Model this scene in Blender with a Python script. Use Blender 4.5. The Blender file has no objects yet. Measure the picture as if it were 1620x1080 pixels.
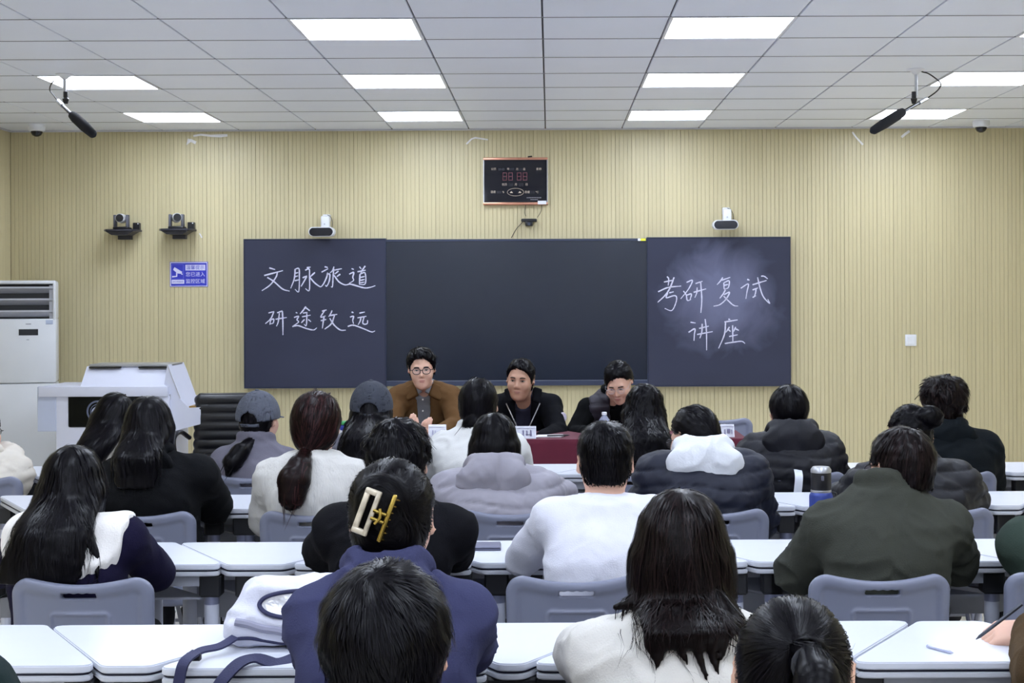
import bpy, bmesh, math, random
import numpy as np
from mathutils import Vector, Matrix

# ------------------------------------------------------------------ camera, world, exposure
SC = bpy.context.scene
COL = SC.collection
FPX, PPX, PPY, CAMZ = 2396.0, 870.0, 466.0, 1.6       # focal length in pixels, principal point, eye height
ROLL = math.radians(0.25)
cam_d = bpy.data.cameras.new('camera')
cam = bpy.data.objects.new('camera', cam_d)
COL.objects.link(cam)
cam_d.sensor_fit = 'HORIZONTAL'; cam_d.sensor_width = 36.0
cam_d.lens = 36.0 * FPX / 1620.0
cam_d.shift_x = (810.0 - PPX) / 1620.0
cam_d.shift_y = -(540.0 - PPY) / 1620.0
cam_d.clip_start = 0.05; cam_d.clip_end = 60
cam.location = (0, 0, CAMZ)
cam.rotation_euler = (math.radians(90), ROLL, 0)
SC.camera = cam

world = bpy.data.worlds.new('world'); SC.world = world
world.use_nodes = True
world.node_tree.nodes['Background'].inputs[0].default_value = (0.9, 0.95, 1.0, 1)
world.node_tree.nodes['Background'].inputs[1].default_value = 0.05

vs = SC.view_settings
vs.view_transform = 'Standard'; vs.look = 'None'; vs.exposure = 0.0; vs.gamma = 1.0
vs.use_curve_mapping = False
PANEL_EMIT = 18.5
SC.cycles.use_denoising = True
SC.cycles.max_bounces = 8
SC.cycles.diffuse_bounces = 5

PI = math.pi
rnd = random.Random(7)
D = 11.86            # distance to the front wall
CEIL = 2.90
XL, XR, YB = -4.22, 4.05, -3.6

def W(px, py, Y):
    """world point that a photo pixel shows at distance Y"""
    a = (px - PPX) * Y / FPX; b = (PPY - py) * Y / FPX
    c, s = math.cos(ROLL), math.sin(ROLL)
    return Vector((a * c + b * s, Y, CAMZ - a * s + b * c))

# ------------------------------------------------------------------ materials
def lin(c):
    if isinstance(c, str):
        c = c.lstrip('#'); c = tuple(int(c[i:i + 2], 16) / 255 for i in (0, 2, 4))
    return tuple((x / 12.92 if x <= 0.04045 else ((x + 0.055) / 1.055) ** 2.4) for x in c) + (1.0,)

MATS = {}
def mat(name, col, rough=0.5, metal=0.0, var=0.06, vscale=8.0, bump=0.0, bscale=120.0, spec=0.5,
        sss=0.0, coat=0.0, objvar=0.0, emit=0.0, alpha=1.0, trans=0.0, stretch=None, sheen=0.0):
    if name in MATS: return MATS[name]
    m = bpy.data.materials.new(name); m.use_nodes = True
    nt = m.node_tree; N = nt.nodes; L = nt.links
    b = N['Principled BSDF']
    col = lin(col)
    tc = N.new('ShaderNodeTexCoord')
    mp = N.new('ShaderNodeMapping'); L.new(tc.outputs['Object'], mp.inputs[0])
    if stretch: mp.inputs['Scale'].default_value = stretch
    nz = N.new('ShaderNodeTexNoise'); nz.inputs['Scale'].default_value = vscale; nz.inputs['Detail'].default_value = 4
    L.new(mp.outputs[0], nz.inputs['Vector'])
    mr = N.new('ShaderNodeMapRange'); L.new(nz.outputs[0], mr.inputs[0])
    mr.inputs[1].default_value = 0.25; mr.inputs[2].default_value = 0.75
    mr.inputs[3].default_value = 1 - var; mr.inputs[4].default_value = 1 + var
    mx = N.new('ShaderNodeVectorMath'); mx.operation = 'SCALE'
    mx.inputs[0].default_value = col[:3]
    L.new(mr.outputs[0], mx.inputs['Scale'])
    out = mx.outputs[0]
    if objvar:
        oi = N.new('ShaderNodeObjectInfo')
        m2 = N.new('ShaderNodeMapRange'); L.new(oi.outputs['Random'], m2.inputs[0])
        m2.inputs[3].default_value = 1 - objvar; m2.inputs[4].default_value = 1 + objvar
        sc = N.new('ShaderNodeVectorMath'); sc.operation = 'SCALE'
        L.new(out, sc.inputs[0]); L.new(m2.outputs[0], sc.inputs['Scale']); out = sc.outputs[0]
    L.new(out, b.inputs['Base Color'])
    b.inputs['Roughness'].default_value = rough
    b.inputs['Metallic'].default_value = metal
    b.inputs['Specular IOR Level'].default_value = spec
    if sss:
        b.inputs['Subsurface Weight'].default_value = sss
        b.inputs['Subsurface Radius'].default_value = (0.012, 0.005, 0.003)
        b.inputs['Subsurface Scale'].default_value = 1.0
    if coat: b.inputs['Coat Weight'].default_value = coat; b.inputs['Coat Roughness'].default_value = 0.08
    if sheen: b.inputs['Sheen Weight'].default_value = sheen; b.inputs['Sheen Roughness'].default_value = 0.4
    if trans: b.inputs['Transmission Weight'].default_value = trans; b.inputs['IOR'].default_value = 1.33
    if alpha < 1: b.inputs['Alpha'].default_value = alpha
    if emit:
        b.inputs['Emission Color'].default_value = col; b.inputs['Emission Strength'].default_value = emit
    if bump:
        n2 = N.new('ShaderNodeTexNoise'); n2.inputs['Scale'].default_value = bscale; n2.inputs['Detail'].default_value = 3
        L.new(mp.outputs[0], n2.inputs['Vector'])
        bp = N.new('ShaderNodeBump'); bp.inputs['Strength'].default_value = bump; bp.inputs['Distance'].default_value = 0.004
        L.new(n2.outputs[0], bp.inputs['Height']); L.new(bp.outputs[0], b.inputs['Normal'])
    MATS[name] = m
    return m

# ------------------------------------------------------------------ mesh helpers
class MB:
    """collects shapes; build() links them as ONE mesh object"""
    def __init__(s): s.v = []; s.f = []
    def add(s, v, f):
        o = len(s.v); s.v += [tuple(p) for p in v]; s.f += [tuple(i + o for i in q) for q in f]; return s
    def box(s, x0, x1, y0, y1, z0, z1):
        v = [(x, y, z) for x in (x0, x1) for y in (y0, y1) for z in (z0, z1)]
        return s.add(v, [(0, 1, 3, 2), (4, 6, 7, 5), (0, 4, 5, 1), (2, 3, 7, 6), (0, 2, 6, 4), (1, 5, 7, 3)])
    def rbox(s, x0, x1, y0, y1, z0, z1, r=0.01, seg=2):
        bm = bmesh.new(); bmesh.ops.create_cube(bm, size=1)
        bmesh.ops.scale(bm, vec=(x1 - x0, y1 - y0, z1 - z0), verts=bm.verts)
        bmesh.ops.translate(bm, vec=((x0 + x1) / 2, (y0 + y1) / 2, (z0 + z1) / 2), verts=bm.verts)
        bmesh.ops.bevel(bm, geom=bm.edges[:], offset=r, segments=seg, affect='EDGES', profile=0.5)
        return s.bm(bm)
    def bm(s, bm, M=None):
        bm.verts.index_update()
        v = [(M @ q.co if M else q.co) for q in bm.verts]; f = [[q.index for q in p.verts] for p in bm.faces]
        bm.free(); return s.add(v, f)
    def prism(s, poly, axis, a, b):
        """polygon (2D list) extruded along axis 0/1/2 from a to b"""
        n = len(poly)
        def P(p, t):
            q = list(p); q.insert(axis, t); return q
        v = [P(p, a) for p in poly] + [P(p, b) for p in poly]
        f = [tuple(range(n)), tuple(range(2 * n - 1, n - 1, -1))] + [(i, i + n, (i + 1) % n + n, (i + 1) % n) for i in range(n)]
        return s.add(v, f)
    def tube(s, pts, r, seg=10, cap=True):
        pts = [Vector(p) for p in pts]; n = len(pts)
        rs = r if hasattr(r, '__len__') else [r] * n
        up = None; v = []; f = []
        for i, p in enumerate(pts):
            t = (pts[min(i + 1, n - 1)] - pts[max(i - 1, 0)]).normalized()
            if up is None:
                up = t.orthogonal().normalized()
            up = (up - t * up.dot(t)).normalized(); sd = t.cross(up)
            for k in range(seg):
                a = 2 * PI * k / seg
                v.append(p + (up * math.cos(a) + sd * math.sin(a)) * rs[i])
        for i in range(n - 1):
            for k in range(seg):
                k2 = (k + 1) % seg
                f.append((i * seg + k, i * seg + k2, (i + 1) * seg + k2, (i + 1) * seg + k))
        if cap:
            f.append(tuple(range(seg - 1, -1, -1))); f.append(tuple((n - 1) * seg + k for k in range(seg)))
        return s.add(v, f)
    def lathe(s, prof, c=(0, 0, 0), seg=24, axis=2):
        """prof: list of (radius, height)"""
        v = []; f = []; n = len(prof)
        for (r, h) in prof:
            for k in range(seg):
                a = 2 * PI * k / seg; p = [r * math.cos(a), r * math.sin(a)]; p.insert(axis, h)
                v.append((p[0] + c[0], p[1] + c[1], p[2] + c[2]))
        for i in range(n - 1):
            for k in range(seg):
                k2 = (k + 1) % seg
                f.append((i * seg + k, i * seg + k2, (i + 1) * seg + k2, (i + 1) * seg + k))
        f.append(tuple(range(seg - 1, -1, -1))); f.append(tuple((n - 1) * seg + k for k in range(seg)))
        return s.add(v, f)
    def ribbon(s, pts, w, nrm, th=0.001, taper=True):
        """flat stroke along pts facing nrm"""
        pts = [Vector(p) for p in pts]; nrm = Vector(nrm); n = len(pts); v = []; f = []
        for i, p in enumerate(pts):
            t = (pts[min(i + 1, n - 1)] - pts[max(i - 1, 0)]).normalized(); sd = t.cross(nrm).normalized()
            ww = w[i] if hasattr(w, '__len__') else w
            v += [p - sd * ww / 2, p + sd * ww / 2, p - sd * ww / 2 + nrm * th, p + sd * ww / 2 + nrm * th]
        for i in range(n - 1):
            a = 4 * i; b = a + 4
            f += [(a + 2, a + 3, b + 3, b + 2), (a, b, b + 1, a + 1), (a, a + 2, b + 2, b), (a + 1, b + 1, b + 3, a + 3)]
        f += [(0, 1, 3, 2), (4 * n - 4, 4 * n - 2, 4 * n - 1, 4 * n - 3)]
        return s.add(v, f)
    def mesh(s, name, m, smooth=True, angle=35):
        me = bpy.data.meshes.new(name); me.from_pydata(s.v, [], s.f); me.validate()
        bm = bmesh.new(); bm.from_mesh(me); bmesh.ops.recalc_face_normals(bm, faces=bm.faces); bm.to_mesh(me); bm.free()
        if m: me.materials.append(m)
        if smooth:
            me.polygons.foreach_set('use_smooth', [True] * len(me.polygons))
            me.set_sharp_from_angle(angle=math.radians(angle))
        return me
    def build(s, name, m, parent=None, smooth=True, angle=35, **kw):
        o = bpy.data.objects.new(name, s.mesh(name, m, smooth, angle)); COL.objects.link(o)
        if parent is not None: o.parent = parent
        return tag(o, **kw)

def tag(o, label=None, cat=None, group=None, kind=None):
    if label: o['label'] = label
    if cat: o['category'] = cat
    if group: o['group'] = group
    if kind: o['kind'] = kind
    return o
def empty(name, loc=(0, 0, 0), rz=0.0, **kw):
    o = bpy.data.objects.new(name, None); COL.objects.link(o)
    o.location = loc; o.rotation_euler = (0, 0, rz); o.empty_display_size = 0.1
    return tag(o, **kw)
def inst(name, me, parent=None, loc=(0, 0, 0), rot=(0, 0, 0), scale=None, **kw):
    o = bpy.data.objects.new(name, me); COL.objects.link(o)
    if parent is not None: o.parent = parent
    o.location = loc; o.rotation_euler = rot
    if scale: o.scale = scale
    return tag(o, **kw)
def copy_tree(o, parent=None):
    c = o.copy(); COL.objects.link(c); c.parent = parent
    for ch in o.children: copy_tree(ch, c)
    return c
def spline(pts, n=8):
    """Catmull-Rom through pts"""
    P = [Vector(p) for p in pts]; P = [P[0] * 2 - P[1]] + P + [P[-1] * 2 - P[-2]]; out = []
    for i in range(1, len(P) - 2):
        a, b, c, d = P[i - 1:i + 3]
        for k in range(n):
            t = k / n
            out.append(0.5 * ((2 * b) + (c - a) * t + (2 * a - 5 * b + 4 * c - d) * t * t + (3 * b - a - 3 * c + d) * t ** 3))
    out.append(P[-2]); return out
def text_mesh(s, size, name, m, ext=0.0006, align='CENTER'):
    cu = bpy.data.curves.new(name, 'FONT'); cu.body = s; cu.size = size; cu.extrude = ext
    cu.align_x = align; cu.align_y = 'CENTER'
    ob = bpy.data.objects.new(name, cu); COL.objects.link(ob)
    bpy.context.view_layer.update()
    me = bpy.data.meshes.new_from_object(ob.evaluated_get(bpy.context.evaluated_depsgraph_get()))
    bpy.data.objects.remove(ob); me.materials.clear(); me.materials.append(m); me.name = name
    return me

# ------------------------------------------------------------------ signed-distance modelling (surface nets)
def lerp(a, b, t): return a + (b - a) * t
def V3(*a): return np.array(a, dtype=np.float32)
def rotm(yaw=0, pitch=0, roll=0):
    """local->world; yaw about Z, pitch about X (positive looks down for a face on +Y is negative), roll about Y"""
    return np.array(Matrix.Rotation(yaw, 3, 'Z') @ Matrix.Rotation(pitch, 3, 'X') @ Matrix.Rotation(roll, 3, 'Y'), dtype=np.float32)
def s_cone(a, b, ra, rb):
    a = np.asarray(a, np.float32); b = np.asarray(b, np.float32); ab = b - a; L2 = float(ab @ ab) + 1e-12
    def f(p):
        t = np.clip((p - a) @ ab / L2, 0, 1)
        return np.linalg.norm(p - a - t[:, None] * ab, axis=1) - (ra + (rb - ra) * t)
    return f
def s_chain(pts, rs):
    fs = [s_cone(pts[i], pts[i + 1], rs[i], rs[i + 1]) for i in range(len(pts) - 1)]
    def f(p):
        d = fs[0](p)
        for g in fs[1:]: d = np.minimum(d, g(p))
        return d
    return f
def s_ell(c, r, R=None):
    c = np.asarray(c, np.float32); r = np.asarray(r, np.float32)
    def f(p):
        q = p - c
        if R is not None: q = q @ R
        k0 = np.linalg.norm(q / r, axis=1); k1 = np.linalg.norm(q / (r * r), axis=1)
        return k0 * (k0 - 1) / np.maximum(k1, 1e-6)
    return f
def s_rbox(c, h, r, R=None):
    c = np.asarray(c, np.float32); h = np.asarray(h, np.float32)
    def f(p):
        q = p - c
        if R is not None: q = q @ R
        q = np.abs(q) - (h - r)
        return np.linalg.norm(np.maximum(q, 0), axis=1) + np.minimum(q.max(axis=1), 0) - r
    return f
def s_torus(c, R_, r, rot=None, sy=1.0):
    c = np.asarray(c, np.float32)
    def f(p):
        q = p - c
        if rot is not None: q = q @ rot
        a = np.sqrt(q[:, 0] ** 2 + (q[:, 1] / sy) ** 2) - R_
        return np.sqrt(a * a + q[:, 2] ** 2) - r
    return f
def s_sweep(cs, ws, ds, side=None, pw=2.0):
    """stack of horizontal (super)ellipses: centres cs, half widths ws along X, half depths ds along Y"""
    o = np.argsort([float(c[2]) for c in cs]); C = np.array([np.asarray(cs[i], np.float32) for i in o]); w_ = np.array(ws)[o]; d_ = np.array(ds)[o]
    # resample smoothly
    zz = np.linspace(C[0, 2], C[-1, 2], 40)
    def sm(v):
        y = np.interp(zz, C[:, 2], v); yp = np.concatenate([[y[0]] * 3, y, [y[-1]] * 3]); return np.convolve(yp, np.ones(7) / 7, 'valid')
    X_, Y_, W_, D_ = sm(C[:, 0]), sm(C[:, 1]), sm(w_), sm(d_)
    z0, z1 = float(zz[0]), float(zz[-1])
    def f(p):
        z = p[:, 2]; w = np.interp(z, zz, W_); d = np.interp(z, zz, D_)
        u = (p[:, 0] - np.interp(z, zz, X_)) / w; v = (p[:, 1] - np.interp(z, zz, Y_)) / d
        k = (np.abs(u) ** pw + np.abs(v) ** pw) ** (1 / pw)
        e = (k - 1) * np.minimum(w, d)
        h = np.maximum(np.maximum(z - z1, z0 - z), 0)
        return np.where(h > 0, np.sqrt(np.maximum(e, 0) ** 2 + h * h), e).astype(np.float32)
    return f
def smin(a, b, k):
    if k <= 0: return np.minimum(a, b)
    h = np.maximum(k - np.abs(a - b), 0) / k
    return np.minimum(a, b) - h * h * k * 0.25
def smax(a, b, k): return -smin(-a, -b, k)
def U(fs, k=0.02):
    def f(p):
        d = fs[0](p)
        for g in fs[1:]:
            if isinstance(g, tuple): d = smin(d, g[0](p), g[1])
            else: d = smin(d, g(p), k)
        return d
    return f
def I(f1, f2, k=0.004): return lambda p: smax(f1(p), f2(p), k)
def S(f1, f2, k=0.004): return lambda p: smax(f1(p), -f2(p), k)
def off(f1, e): return lambda p: f1(p) - e
def half(c, n):
    """keeps the side against n (inside where (p-c).n < 0)"""
    c = np.asarray(c, np.float32); n = np.asarray(n, np.float32); n = n / np.linalg.norm(n)
    return lambda p: (p - c) @ n
def axis_pts(lo, hi, fine, vf, vc):
    """grid coordinates: spacing vf inside the fine span, vc elsewhere"""
    if fine is None: return np.arange(lo, hi + vc, vc, dtype=np.float32)
    out = [lo]
    while out[-1] < hi:
        x = out[-1]; dd = max(fine[0] - x, x - fine[1], 0.0)
        out.append(x + min(vc, vf + dd * 0.4))
    return np.array(out, np.float32)
def nets(f, xs, ys, zs, B=4):
    nx, ny, nz = [int(math.ceil((len(a) - 1) / B) * B + 1) for a in (xs, ys, zs)]
    def ext(a, n):
        while len(a) < n: a = np.append(a, a[-1] + (a[-1] - a[-2])).astype(np.float32)
        return a
    xs, ys, zs = ext(xs, nx), ext(ys, ny), ext(zs, nz)
    cx, cy, cz = xs[::B], ys[::B], zs[::B]
    G = np.stack(np.meshgrid(cx, cy, cz, indexing='ij'), -1).reshape(-1, 3)
    C = f(G).reshape(len(cx), len(cy), len(cz)).astype(np.float32)
    Dd = np.repeat(np.repeat(np.repeat(C, B, 0), B, 1), B, 2)[:nx, :ny, :nz].copy()
    # blocks near the surface
    mnx = np.diff(cx)[:, None, None]; mny = np.diff(cy)[None, :, None]; mnz = np.diff(cz)[None, None, :]
    diag = np.sqrt(mnx ** 2 + mny ** 2 + mnz ** 2)
    c8 = np.stack([C[i:C.shape[0] - 1 + i, j:C.shape[1] - 1 + j, k:C.shape[2] - 1 + k] for i in (0, 1) for j in (0, 1) for k in (0, 1)])
    act = (np.abs(c8).min(0) < diag * 0.75) | ((c8.min(0) < 0) & (c8.max(0) > 0))
    bi = np.argwhere(act)
    if len(bi) == 0: return np.zeros((0, 3)), []
    o = np.stack(np.meshgrid(*[np.arange(B + 1)] * 3, indexing='ij'), -1).reshape(-1, 3)
    idx = (bi[:, None, :] * B + o[None]).reshape(-1, 3)
    lin_i = np.unique((idx[:, 0] * ny + idx[:, 1]) * nz + idx[:, 2])
    ii = lin_i // (ny * nz); jj = (lin_i // nz) % ny; kk = lin_i % nz
    P = np.stack([xs[ii], ys[jj], zs[kk]], -1)
    vals = np.concatenate([f(P[a:a + 200000]) for a in range(0, len(P), 200000)])
    Dd.reshape(-1)[lin_i] = vals
    s = Dd < 0
    cnt = np.zeros((nx - 1, ny - 1, nz - 1), np.uint8)
    for i in (0, 1):
        for j in (0, 1):
            for k in (0, 1): cnt += s[i:nx - 1 + i, j:ny - 1 + j, k:nz - 1 + k]
    cells = np.argwhere((cnt > 0) & (cnt < 8))
    if len(cells) == 0: return np.zeros((0, 3)), []
    ci, cj, ck = cells.T
    acc = np.zeros((len(cells), 3)); num = np.zeros(len(cells))
    corners = [(i, j, k) for i in (0, 1) for j in (0, 1) for k in (0, 1)]
    cv = {c: Dd[ci + c[0], cj + c[1], ck + c[2]] for c in corners}
    cp = {c: np.stack([xs[ci + c[0]], ys[cj + c[1]], zs[ck + c[2]]], -1) for c in corners}
    for a in corners:
        for ax in range(3):
            if a[ax] == 0:
                b = list(a); b[ax] = 1; b = tuple(b)
                va, vb = cv[a], cv[b]; m = (va < 0) != (vb < 0)
                t = va / np.where(m, va - vb, 1)
                acc += np.where(m[:, None], cp[a] + (cp[b] - cp[a]) * t[:, None], 0); num += m
    verts = acc / num[:, None]
    vid = np.full(cnt.shape, -1, np.int64); vid[ci, cj, ck] = np.arange(len(cells))
    quads = []
    for ax in range(3):
        sl0 = [slice(None)] * 3; sl1 = [slice(None)] * 3
        sl0[ax] = slice(0, -1); sl1[ax] = slice(1, None)
        ch = s[tuple(sl0)] != s[tuple(sl1)]
        e = np.argwhere(ch); o1, o2 = [q for q in range(3) if q != ax]
        lim = [nx, ny, nz]
        e = e[(e[:, o1] > 0) & (e[:, o2] > 0) & (e[:, o1] < lim[o1] - 1) & (e[:, o2] < lim[o2] - 1)]
        def g(d1, d2):
            q = e.copy(); q[:, o1] += d1; q[:, o2] += d2; return vid[q[:, 0], q[:, 1], q[:, 2]]
        Q = np.stack([g(-1, -1), g(0, -1), g(0, 0), g(-1, 0)], -1)
        ins = s[e[:, 0], e[:, 1], e[:, 2]]
        flip = ins if ax != 1 else ~ins
        Q[~flip] = Q[~flip][:, ::-1]
        quads.append(Q)
    Q = np.concatenate(quads)
    return verts, Q[(Q >= 0).all(1)]
def np_mesh(name, v, q, m, smooth=True, disp=None):
    me = bpy.data.meshes.new(name)
    v = np.ascontiguousarray(v, np.float32); q = np.ascontiguousarray(q, np.int32)
    k = q.shape[1]
    me.vertices.add(len(v)); me.vertices.foreach_set('co', v.ravel())
    me.loops.add(q.size); me.loops.foreach_set('vertex_index', q.ravel())
    me.polygons.add(len(q)); me.polygons.foreach_set('loop_start', np.arange(0, q.size, k, dtype=np.int32))
    me.update(calc_edges=True)
    if smooth: me.polygons.foreach_set('use_smooth', np.ones(len(q), bool))
    for x in (m if isinstance(m, (list, tuple)) else [m]): me.materials.append(x)
    if disp is not None:
        nr = np.zeros(len(v) * 3, np.float32); me.vertices.foreach_get('normal', nr)
        v = v + nr.reshape(-1, 3) * disp(v)[:, None]; me.vertices.foreach_set('co', v.astype(np.float32).ravel()); me.update()
    return me
def sdf_mesh(name, f, lo, hi, v, m, fine=None, vf=None, disp=None):
    ax = [axis_pts(lo[i], hi[i], fine[i] if fine else None, vf or v, v) for i in range(3)]
    vv, q = nets(f, *ax)
    return np_mesh(name, vv, q, m, disp=disp)
# cheap smooth value noise for folds
_rs = np.random.RandomState(3)
_LAT = _rs.rand(32, 32, 32).astype(np.float32)
def vnoise(p):
    i = np.floor(p).astype(int); t = p - i; t = t * t * (3 - 2 * t); r = 0
    for a in (0, 1):
        for b in (0, 1):
            for c in (0, 1):
                w = (t[:, 0] if a else 1 - t[:, 0]) * (t[:, 1] if b else 1 - t[:, 1]) * (t[:, 2] if c else 1 - t[:, 2])
                r = r + w * _LAT[(i[:, 0] + a) % 32, (i[:, 1] + b) % 32, (i[:, 2] + c) % 32]
    return r
# ------------------------------------------------------------------ room shell
M_slat = mat('wood_slat', '#c8bd97', 0.42, var=0.05, vscale=3, stretch=(6, 6, 0.4), objvar=0.035, bump=0.05, bscale=60)
M_slatback = mat('groove_backing', '#8a7a52', 0.8)
M_tile = mat('ceiling_tile', '#ecf1ff', 0.45, var=0.015, vscale=2, objvar=0.012)
M_plenum = mat('ceiling_plenum', '#4a4a50', 0.8)
M_floor = mat('floor_tile', '#e4e0d8', 0.28, var=0.06, vscale=3)
M_wallwhite = mat('white_paint', '#ecebe8', 0.7)
M_white = mat('white_plastic', '#e4e6ec', 0.35, var=0.02)
M_black = mat('black_plastic', '#15151a', 0.4)
M_steel = mat('brushed_steel', '#b8bac2', 0.35, 0.8)
M_cable = mat('black_cable', '#1a1a1c', 0.5)

fl = MB().box(XL - .1, XR + .1, YB - .1, D + .1, -0.05, -0.004).build('floor', mat('floor_grout', '#8a7f6c', 0.7), kind='structure')
tile_me = MB().rbox(-.397, .397, -.397, .397, -.012, 0, .002, 1).mesh('floor_tile', M_floor, angle=30)
for i in range(-6, 6):
    for j in range(3, 15):
        x = i * .8 + .4; y = j * .8 + .66
        if XL + .35 < x < XR - .35 and y < D - .3: inst('floor_tile', tile_me, fl, (x, y, 0))
MB().box(XL, XR, YB, 2.6, -.012, 0).build('floor_tile', M_floor, fl, kind='stuff')
MB().box(XL, -4.003, 2.6, D, -.012, 0).box(4.003, XR, 2.6, D, -.012, 0).box(-4.0, 4.0, 11.46, D, -.012, 0).build('floor_tile', M_floor, fl, kind='stuff')

# slatted acoustic panels: four slats of 28 mm with 4 mm grooves
PW = 0.128
def panel_mesh(h):
    b = MB()
    b.box(0.0005, PW - .0005, 0.0045, 0.016, 0, h)
    for k in range(4):
        x0 = k * .032 + (.0020 if k == 0 else .0012); x1 = (k + 1) * .032 - .0012
        b.prism([(x0, .012), (x0, .0012), (x0 + .0012, 0), (x1 - .0012, 0), (x1, .0012), (x1, .012)], 2, 0, h)
    return b.mesh('acoustic_panel', M_slat, angle=25)
pm = panel_mesh(CEIL - .004)
wb = MB().box(XL - .1, XR + .1, D + .016, D + .12, 0, CEIL + .1).build('wall_front', M_slatback, kind='structure')
n = int((XR - XL) / PW)
for i in range(n + 1):
    inst('acoustic_panel', pm, wb, (XL + i * PW, D + rnd.uniform(-.0012, .0008), 0))
wl = MB().box(XL - .12, XL - .016, YB - .1, D + .12, 0, CEIL + .1).build('wall_left', M_slatback, kind='structure')
for i in range(24):
    inst('acoustic_panel', pm, wl, (XL, D - (i + 1) * PW, 0), (0, 0, PI / 2))
b = MB()
for i in range(24, int((D - YB) / PW)):
    y = D - (i + 1) * PW
    for k in range(4): b.box(XL - .014, XL, y + k * .032 + .002, y + (k + 1) * .032 - .002, 0, CEIL)
b.build('acoustic_panel', M_slat, wl, kind='stuff')
wr = MB().box(XR + .016, XR + .12, YB - .1, D + .12, 0, CEIL + .1).build('wall_right', M_slatback, kind='structure')
b = MB()
for i in range(int((D - YB) / .064)):
    y = D - (i + 1) * .064
    for k in range(2): b.box(XR, XR + .014, y + k * .032 + .002, y + (k + 1) * .032 - .002, 0, CEIL)
b.build('acoustic_panel', M_slat, wr, kind='stuff')
MB().box(XL - .1, XR + .1, YB - .12, YB, 0, CEIL + .1).build('wall_back', M_wallwhite, kind='structure')

# suspended ceiling of 600 mm tiles
cl = MB().box(XL - .1, XR + .1, YB - .1, D + .1, CEIL + .012, CEIL + .1).build('ceiling', M_plenum, kind='structure')
bx0 = -0.03; row0 = 11.30
ct = MB().rbox(-.2955, .2955, -.2982, .2982, 0, .014, .0022, 1).mesh('ceiling_tile', M_tile, angle=30)
M_panel = mat('light_diffuser', '#e4eeff', 0.6, var=0.0, emit=PANEL_EMIT)
M_lframe = mat('light_frame', '#e9eaf0', 0.4, var=0.0)
lf = MB()
for a in ((-.297, .297, -.298, -.284), (-.297, .297, .284, .298), (-.297, -.283, -.284, .284), (.283, .297, -.284, .284)):
    lf.box(*a, -.004, .012)
lf_me = lf.mesh('light_frame', M_lframe); ld_me = MB().box(-.283, .283, -.284, .284, .0, .010).mesh('diffuser', M_panel)
LCOL = {-5: 'leftmost', -2: 'left centre', 1: 'right centre', 4: 'rightmost'}
ORD = ['first', 'second', 'third', 'fourth', 'fifth', 'sixth', 'seventh', 'eighth', 'ninth']
far_b = MB()
for r in range(-1, 26):
    yc = row0 - r * .6 - .3
    for c in range(-7, 7):
        x0 = bx0 + c * .6; xc = x0 + .3
        if x0 + .6 < XL + .02 or x0 > XR - .02: continue
        if r >= 0 and r % 3 == 0 and c in LCOL and not (r == 6 and c == -5) and yc > YB + .3:
            t = empty('ceiling_light', (xc, yc, CEIL), label='square ceiling light panel, %s column, %s row out from the blackboard' % (LCOL[c], ORD[r // 3]), cat='ceiling light', group='ceiling light panels')
            inst('frame', lf_me, t); inst('diffuser', ld_me, t)
            continue
        lo, hi = max(x0 + .0045, XL), min(x0 + .5955, XR)
        y0, y1 = yc - .2982, min(yc + .2982, D)
        if yc > 4.8 and hi - lo > .58 and y1 - y0 > .58: inst('ceiling_tile', ct, cl, (xc, yc, CEIL))
        elif y1 > YB and y0 < D and hi > lo:
            if yc > 4.8: MB().rbox(lo, hi, y0, y1, CEIL, CEIL + .014, .0022, 1).build('ceiling_tile', M_tile, cl)
            else: far_b.box(lo, hi, max(y0, YB), y1, CEIL, CEIL + .014)
far_b.build('ceiling_tile', M_tile, cl, kind='stuff')
gb_me = MB().box(XL, XR, -.006, .006, -.0016, .002).mesh('grid_bar', mat('grid_bar_grey', '#85868f', 0.6))
for r in range(0, 11): inst('grid_bar', gb_me, cl, (0, row0 - r * .6, CEIL))
for i, (a, bb) in enumerate((((XL, D - .02), (XR, D)), ((XL, YB), (XL + .02, D)), ((XR - .02, YB), (XR, D)))):
    MB().box(a[0], bb[0], a[1], bb[1], CEIL - .012, CEIL - .001).build('trim_%d' % (i + 1), mat('edge_trim', '#c9c9d2', 0.4), kind='structure')
MB().box(XL, XR, D - .012, D, 0, .09).build('baseboard_front', mat('baseboard', '#7a5a38', 0.4), kind='structure')

# ------------------------------------------------------------------ blackboard with display
YBd = D - .045
M_board = mat('chalkboard', '#2f3246', 0.55, var=0.10, vscale=1.6, stretch=(1, 1, 2.2), spec=0.35)
M_disp = mat('display_glass', '#1c2332', 0.22, var=0.03, spec=0.5)
M_bframe = mat('board_frame', '#3a4158', 0.4, 0.3)
M_rail = mat('board_rail', '#7c8294', 0.4, 0.6)
M_chalk = mat('chalk', '#cfcfe4', 0.9, var=0.25, vscale=160)
bl = W(387, 379, YBd); br = W(1249, 376, YBd); bb_ = W(810, 611, YBd)
BX0, BX1, BZ1, BZ0 = bl.x, br.x, (bl.z + br.z) / 2, bb_.z
mx0 = W(610, 400, YBd).x; mx1 = W(1024, 400, YBd).x
board = empty('blackboard', ((BX0 + BX1) / 2, D, BZ0), label='long dark wall board of two chalkboards flanking a black display', cat='blackboard')
def BL(v): return Vector(v) - Vector(board.location)
ox, oy, oz = board.location
def bbox(x0, x1, y0, y1, z0, z1, name, m, parent=board, r=.003):
    return MB().rbox(x0 - ox, x1 - ox, y0 - oy, y1 - oy, z0 - oz, z1 - oz, r, 1).build(name, m, parent)
bbox(mx0, mx1, D - .05, D - .006, BZ0 + .012, BZ1 - .012, 'display_panel', M_disp)
bbox(mx0, mx1, D - .056, D - .006, BZ1 - .02, BZ1 - .002, 'top_rail', M_bframe)
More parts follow.
